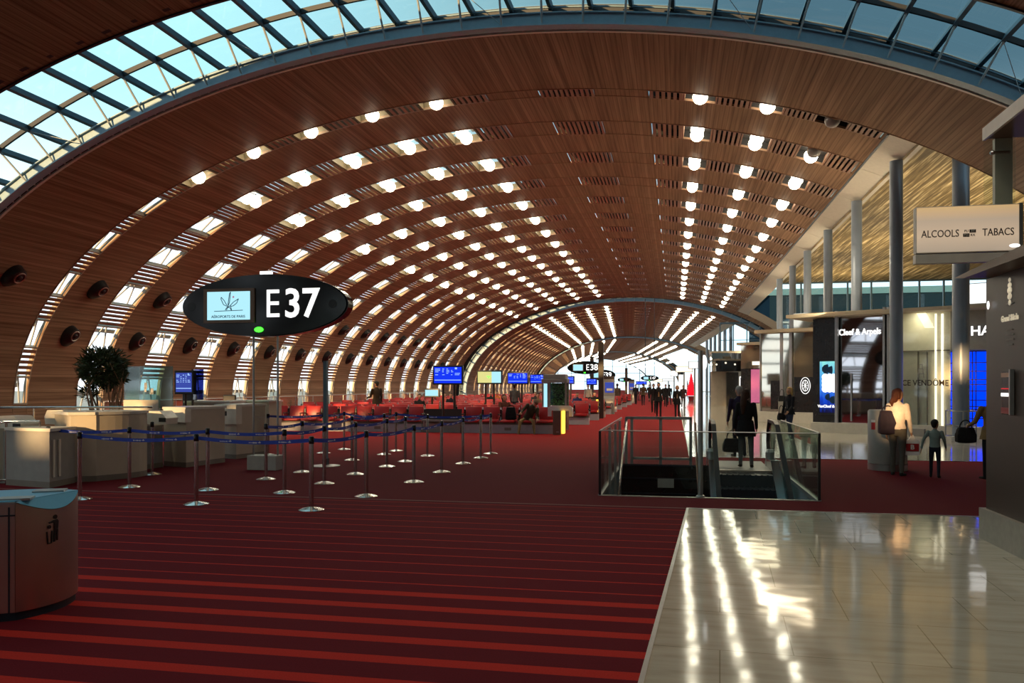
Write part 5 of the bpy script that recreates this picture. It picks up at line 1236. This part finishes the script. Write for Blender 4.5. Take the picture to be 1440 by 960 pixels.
    if coat:                                  # open skirt of a coat below the waist
        cb = MB(); z1 = coat; zs = [1.06, .98, .9, (z1 + .9) / 2, z1]; rs = [(.158, .128), (.178, .142), (.19, .152), (.205, .165), (.215, .172)]
        n_ = 24; vs = []
        for z, (rx, ry) in zip(zs, rs): vs += [U((rx * math.cos(2 * PI * i / n_), ry * math.sin(2 * PI * i / n_), z)) * k for i in range(n_)]
        cb.add(vs, [(j * n_ + i, j * n_ + (i + 1) % n_, (j + 1) * n_ + (i + 1) % n_, (j + 1) * n_ + i) for j in range(len(zs) - 1) for i in range(n_)])
        cb.build('coat_skirt', cmat(top), e, True)
    bpy.context.view_layer.update()
    Mw = Matrix.Translation((loc[0], loc[1], z0)) @ Matrix.Rotation(rz, 4, 'Z')
    return e, [Mw @ h_ for h_ in hands], (lambda p: Mw @ (U(p) * k))
def bag(kind, p, rz, label, m, w0=.36, h0=.28, d0=.14, drop=.16):
    """a bag whose handle reaches up to the point p"""
    e = empty('shoulder_bag' if kind == 'tote' else kind, (p[0], p[1], p[2] - drop - h0), rz, label, 'bag')
    b = bmesh.new(); caps(b, (-w0 / 2 + d0 / 2, 0, d0 / 2), d0 / 2, (w0 / 2 - d0 / 2, 0, d0 / 2), d0 / 2); caps(b, (-w0 * .4 + d0 / 2, 0, h0 - d0 / 3), d0 / 3, (w0 * .4 - d0 / 2, 0, h0 - d0 / 3), d0 / 3); caps(b, (0, 0, d0 / 2), d0 / 2, (0, 0, h0 * .7), d0 * .42)
    loft(b, [[Vector((sx * w0 * f, sy * d0 * g, z)) for sx, sy in ((-.5, -.5), (.5, -.5), (.5, .5), (-.5, .5))] for z, f, g in ((.02, .95, .8), (h0 * .5, .95, .9), (h0, .75, .5))])
    link('body', fuse(b, 'body', .018, 3), e).data.materials.append(m)
    s = MB(); s.path([(-w0 * .3 * math.cos(PI * i / 10), 0, h0 - .02 + (drop + .03) * math.sin(PI * i / 10)) for i in range(11)], .011, 6); s.build('strap', m, e)
    return e
BLK = cmat((.014, .014, .016))
def at(px, py): q = fl(px, py); return (q.x, q.y)
def toward(px, extra=0): return YAW - math.atan((px - 720) / F) + extra     # heading that looks straight away from the viewer
W1 = .0115
# woman stepping off the escalator, seen from behind
q = at(1046, 656); e, hd_, U_ = person('woman in black coat, long brown hair, black bag, walking off the escalator', (1.44, 17.5), toward(1046, .05), 1.60, top=(.012, .011, .012), legs=(.085, .085, .092), hair=(.05, .022, .014), style='long', female=True, coat=.70, arms=((4, 12, 10), (2, 10, 14)), leg=((4, 4), (-4, 6)), spread=3, turn=-35, voxel=W1)
bag('tote', hd_[0] + Vector((-.02, 0, .05)), toward(1046, .2), 'large black handbag carried in the hand of the woman in black', BLK, .44, .30, .16, .16)
person('grey haired person in dark jacket half hidden ahead of the woman in black', (1.50, 20.2), toward(1040, .3), 1.66, hair=(.35, .33, .30), top=(.03, .02, .045), voxel=.014)
# woman in white with the child
e, hd_, U_ = person('woman in white long-sleeved top and flared jeans with brown ponytail, seen from behind', (4.11, 16.5), toward(1262, -.25), 1.62, top=(.62, .55, .50), legs=(.09, .085, .075), hair=(.09, .028, .016), style='pony', female=True, arms=((2, 9, 8), (8, 8, 14)), leg=((3, 3), (-4, 5)), turn=-40, spread=1, voxel=W1)
bag('backpack', U_((-.17, -.09, 1.38)) + Vector((0, 0, .02)), toward(1262, -.25) + .5, 'dark backpack slung from the shoulder of the woman in white', cmat((.022, .016, .03)), .34, .46, .2, .08)
pb = empty('plastic_bag', hd_[1] - Vector((0, 0, .34)), toward(1262, .1), 'white plastic shopping bag with a red print held by the woman in white', 'bag')
b_ = MB(); b_.prism([(-.12, 0), (.12, 0), (.14, .12), (.12, .27), (.05, .30), (.02, .38), (-.02, .38), (-.05, .30), (-.12, .27), (-.13, .12)], -.045, .045, lambda a, b, h: (a, h * (1.2 - b), b)); b_.build('body', 'mark', pb)
r_ = MB(); r_.bx(-.11, .11, -.062, -.058, .08, .22); r_.build('print', 'red_seat', pb); text('B', .12, 'mark', pb, (0, -.066, .15), bold=.004)
person('small child in grey-green top and dark trousers walking beside the woman in white', (4.69, 16.27), toward(1315, -.1), 1.03, top=(.17, .23, .22), legs=(.015, .017, .03), hair=(.012, .010, .010), arms=((-8, 28, 10), (10, 14, 30)), leg=((6, 4), (-6, 8)), child=True, spread=3, turn=-15, voxel=.010)
e, hd_, U_ = person('person in a tan and dark jacket half hidden behind the dark kiosk corner', (5.58, 16.1), toward(1385, .4), 1.58, top=(.20, .13, .055), legs=(.014, .014, .016), coat=.8, arms=((20, 15, 50), (5, 8, 10)), voxel=.013)
bag('tote', hd_[0] + Vector((0, 0, .12)), toward(1385, .4), 'dark shoulder bag of the person half behind the kiosk', BLK, .36, .30, .18, .12)
e, hd_, U_ = person('short-haired blonde woman in dark jacket and blue jeans outside the glass shop', (3.45, 26.3), toward(1113) + PI * .75, 1.62, top=(.012, .012, .016), legs=(.03, .04, .08), hair=(.45, .28, .10), style='bob', female=True, coat=.86, arms=((12, 8, 40), (6, 8, 10)), leg=((10, 6), (-10, 14)), shirt=(.08, .08, .09), voxel=.013)
bag('tote', hd_[1] + Vector((0, 0, .35)), toward(1113) + .4, 'small dark shoulder bag of the blonde woman by the glass shop', BLK, .26, .24, .14, .22)
# couple on the aisle
person('man in black open suit and tan shirt walking towards the viewer on red carpet', (-.82, 43.2), toward(927) + PI, 1.80, top=(.012, .011, .011), shirt=(.36, .20, .09), hair=(.02, .012, .008), coat=.84, leg=((10, 4), (-10, 14)), arms=((10, 8, 14), (-8, 8, 12)), voxel=.013)
person('woman in black coat and pale scarf walking beside the man in the suit', (.12, 43.3), toward(949) + PI, 1.66, top=(.012, .011, .012), shirt=(.28, .20, .15), hair=(.30, .17, .06), style='bob', female=True, coat=.72, leg=((-8, 12), (10, 4)), arms=((20, 8, 50), (4, 8, 12)), voxel=.013)
# seated man
person('man in olive jacket and khaki trousers slumped asleep on the front red seats', (XR - W5 + .665 * 3.5, Y0 + .02), PI + .12, 1.76, top=(.055, .05, .03), legs=(.22, .15, .065), hair=(.16, .10, .06), shoe=(.16, .11, .06), sit=True, lean=18, slump=-24, tilt=45, turn=20, arms=((30, 12, 70), (34, 20, 60)), leg=((86, 70), (84, 66)), spread=20, voxel=.012)
bp = bag('backpack', (XR - W5 + .665 * 2.62, Y0 - .02, .98), .15, 'black backpack standing on a front red seat beside the slumped man', BLK, .40, .46, .2, .06)
# others
p = at(502, 600); e, hd_, U_ = person('man in dark jacket standing at the left windows with a bag, seen from behind', (atY(502, 560, 31.0).x, 33.2), toward(502, .5), 1.85, top=(.03, .020, .014), legs=(.10, .09, .075), hair=(.02, .015, .012), arms=((18, 8, 60), (5, 10, 10)), coat=.82, voxel=.014)
bag('tote', hd_[1] + Vector((0, 0, .25)), toward(502), 'dark bag hanging beside the man at the left windows', BLK, .34, .26, .16, .14)
others = [(604, 36.5, .9, 1.70, (.02, .016, .016), 'dark figure seated left of the large blue screen, facing the windows', True), (622, 38.0, 2.6, 1.7, (.02, .02, .03), 'dark-clothed person seated under the large blue screen', True), (630, 44, 3.0, 1.68, (.45, .10, .06), 'person in an orange-red top seated beyond the large blue screen', True),
          (710, 31.6, .2, 1.75, (.10, .03, .02), 'long-haired person in brown seated right of the yellow screen, seen from behind', True), (724, 36.8, -.4, 1.74, (.10, .09, .085), 'person in grey standing among the seats right of the yellow screen', False), (690, 47.5, 2.9, 1.7, (.02, .02, .02), 'dark-haired person seated under the yellow screen', True),
          (699, 52.0, 3.0, 1.68, (.5, .13, .03), 'person in orange seated far under the yellow screen', True), (752, 47.4, 2.8, 1.7, (.02, .02, .025), 'dark-clothed person seated left of the plant cabinet', True), (757, 39.6, 3.2, 1.7, (.25, .14, .08), 'person in tan seated just left of the plant cabinet', True),
          (812, 43.3, 3.1, 1.7, (.02, .03, .10), 'person in navy seated right of the plant cabinet', True), (827, 52, 3.0, 1.72, (.30, .28, .27), 'person in pale grey standing left of the dark gate post', False), (836, 47.4, 2.7, 1.7, (.015, .015, .015), 'person in black seated left of the dark gate post', True), (832, 57.2, 3.1, 1.7, (.35, .05, .04), 'person in red seated farther off, left of the dark gate post', True),
          (868, 58, .4, 1.78, (.10, .065, .045), 'person in brown jacket standing at the far service machines', False), (894, 72, 2.9, 1.74, (.02, .02, .022), 'man in dark clothes far down the aisle, left of another in brown', False), (904.5, 68, -.1, 1.80, (.09, .06, .03), 'man in brown jacket far down the aisle, walking away', False), (919, 50, 3.1, 1.76, (.014, .012, .012), 'person in black close behind the man in the suit', False),
          (936, 64, 3.0, 1.74, (.02, .018, .02), 'person in black far behind, between the walking couple', False), (941, 70, .2, 1.72, (.015, .015, .018), 'dark figure far down the aisle behind the woman with the scarf', False), (913, 84, 2.8, 1.74, (.03, .02, .02), 'tiny dark figure at the far end of the aisle', False), (926, 92, .1, 1.72, (.08, .05, .03), 'tiny brown figure at the far end, above the man in the suit', False), (961, 62, 3.3, 1.66, (.06, .03, .03), 'dark figure on the stone walkway left of the red tree', False)]
for i, (px, Y, hd2, h_, top, lab, sit) in enumerate(others):
    c_ = atY(px, 541, Y)
    if sit: yb = min([Y0] + rows, key=lambda v: abs(v - Y)); person(lab, (c_.x, yb + .02), PI + (.12 if hd2 > 1.5 else .5), h_, top=top, style='long' if 'long' in lab else 'short', sit=True, lean=-8, arms=((20, 10, 60), (24, 10, 55)), leg=((86, 82), (84, 78)), spread=6, voxel=.022)
    else: person(lab, (c_.x, Y), toward(px) + hd2, h_, top=top, leg=((12, 6), (-12, 14)), coat=.84 if i % 2 else None, voxel=.022)
# ================================================================ LIGHT
w = bpy.data.worlds.new('world'); S.world = w; w.use_nodes = True
N, L = w.node_tree.nodes, w.node_tree.links
bg = N['Background']; tc = N.new('ShaderNodeTexCoord'); sp = N.new('ShaderNodeSeparateXYZ'); L.new(tc.outputs['Generated'], sp.inputs[0])
lf = N.new('ShaderNodeMapRange'); lf.inputs[1].default_value = .12; lf.inputs[2].default_value = -.62; lf.interpolation_type = 'SMOOTHSTEP'; L.new(sp.outputs[0], lf.inputs[0])
el = N.new('ShaderNodeMapRange'); el.inputs[1].default_value = .06; el.inputs[2].default_value = .34; el.interpolation_type = 'SMOOTHSTEP'; L.new(sp.outputs[2], el.inputs[0])
def cm(fac, A, B_):
    mx = N.new('ShaderNodeMix'); mx.data_type = 'RGBA'; L.new(fac, mx.inputs[0])
    for i, v in ((6, A), (7, B_)):
        if isinstance(v, tuple): mx.inputs[i].default_value = v + (1,)
        else: L.new(v, mx.inputs[i])
    return mx.outputs[2]
up = cm(lf.outputs[0], (.060, .125, .165), (.42, .76, .83)); lo = cm(lf.outputs[0], (.72, .95, 1.05), (1.15, 1.2, 1.28))
L.new(cm(el.outputs[0], lo, up), bg.inputs[0]); bg.inputs[1].default_value = 1.5
sd = bpy.data.lights.new('sun', 'SUN'); sd.energy = 9; sd.color = (1, .60, .26); sd.angle = math.radians(.8)
so = bpy.data.objects.new('sun', sd); COL.objects.link(so); SUN = Vector((.30, .94, -.155)).normalized()
so.rotation_euler = SUN.to_track_quat('-Z', 'Y').to_euler()
# back wall of the near hall: solid but for openings added to aim sun patches
yb = YB
holes = []
def hole(P, w0, h0):
    t = (P[1] - yb) / SUN.y; x, z = P[0] - SUN.x * t, P[2] - SUN.z * t
    if abs(x - XC) < 18 and 1 < z < 11: holes.append((x - w0 / 2, x + w0 / 2, z - h0 / 2, z + h0 / 2))
hole((-9.9, 13.4, .9), .7, 1.0); hole((-10.2, 15.3, 1.05), .9, .5); hole((-10.2, 17.2, 1.0), .9, .6); hole((-12.0, 20, 1.1), 2.4, .5)
hole((8.45, 26.8, 3.6), 1.2, .9); hole((8.45, 26.8, 2.3), 1.2, .6); hole((6.82, 27.5, 3.0), .8, .8); hole((4.1, 16.5, 1.15), .5, .5); hole((7.6, 30, 3.8), .5, .5)
hole((-12.5, Y0, .55), 1.5, .9); hole((-10.6, Y0, .6), .9, .7)
xs = sorted({-26.0, 16.0} | {v for h_ in holes for v in h_[:2]}); zs = sorted({0.0, 12.0} | {v for h_ in holes for v in h_[2:]})
b_ = MB()
for xa, xb in zip(xs[:-1], xs[1:]):
    for za, zb in zip(zs[:-1], zs[1:]):
        mx, mz = (xa + xb) / 2, (za + zb) / 2
        if not any(h_[0] < mx < h_[1] and h_[2] < mz < h_[3] for h_ in holes): b_.quad((xa, yb, za), (xb, yb, za), (xb, yb, zb), (xa, yb, zb))
ST(b_.build('wall_back', 'beige'))
# ceiling uplights on the shop roofs and fill lamps added in the hall
def area(name, loc, size, energy, color, direction, sy=None):
    l = bpy.data.lights.new(name, 'AREA'); l.energy = energy; l.color = color; l.shape = 'RECTANGLE'; l.size = size; l.size_y = sy or size
    o = bpy.data.objects.new(name, l); COL.objects.link(o); o.location = loc; o.rotation_euler = Vector(direction).to_track_quat('-Z', 'Y').to_euler(); return o
WARM = (1, .82, .55)
for i, y in enumerate((34, 44, 54)): area('uplight', (11.5, y, 4.6), 3, 230, WARM, (.1, .0, 1), 5)
for i, y in enumerate((30, 42, 54, 66)): area('uplight', (8.0, y, 5.2), .5, 160, WARM, (-.35, 0, 1), 8)
for y in (32, 42): area('shop_front_fill', (4.0, y, 6.5), 2, 120, WARM, (.3, 0, -1), 2)  # added fill above the walkway by the shops, no fitting there
area('stone_fill', (1.5, 6, 9.0), 5, 110, (1, .93, .80), (0, 0, -1), 8)  # added fill brightening the near stone floor

def spot(loc, energy, ang=150):
    l = bpy.data.lights.new('globe_light', 'SPOT'); l.energy = energy; l.color = (1, .86, .62); l.spot_size = math.radians(ang); l.spot_blend = 1; l.shadow_soft_size = .06
    o = bpy.data.objects.new('globe_light', l); COL.objects.link(o); o.location = loc
for k, ys in ((0, (8.3, 20.15, 32.0, 43.85, 55.7)), (1, (8.3, 32, 55.7))):
    for y in ys:
        for s in (12.4, 16.85, 21.35, 29.9, 33.9):
            x, z = arc(s, -.35); spot(SECM[k] @ Vector((x, y, z)), 620)
for y in (9.45, 1.55):
    for s in (12.4, 16.85, 29.9): x, z = arc(s, -.35); spot((XC + x, y, z), 230)

p_ = s1_.pt(s1_.t(1295), 3.9, .6); area('pale_wall_fill', p_, .3, 18, WARM, (-FN.x, -FN.y, -2.2), 1.2)  # added fill brightening the pale wall of the jewellery shop
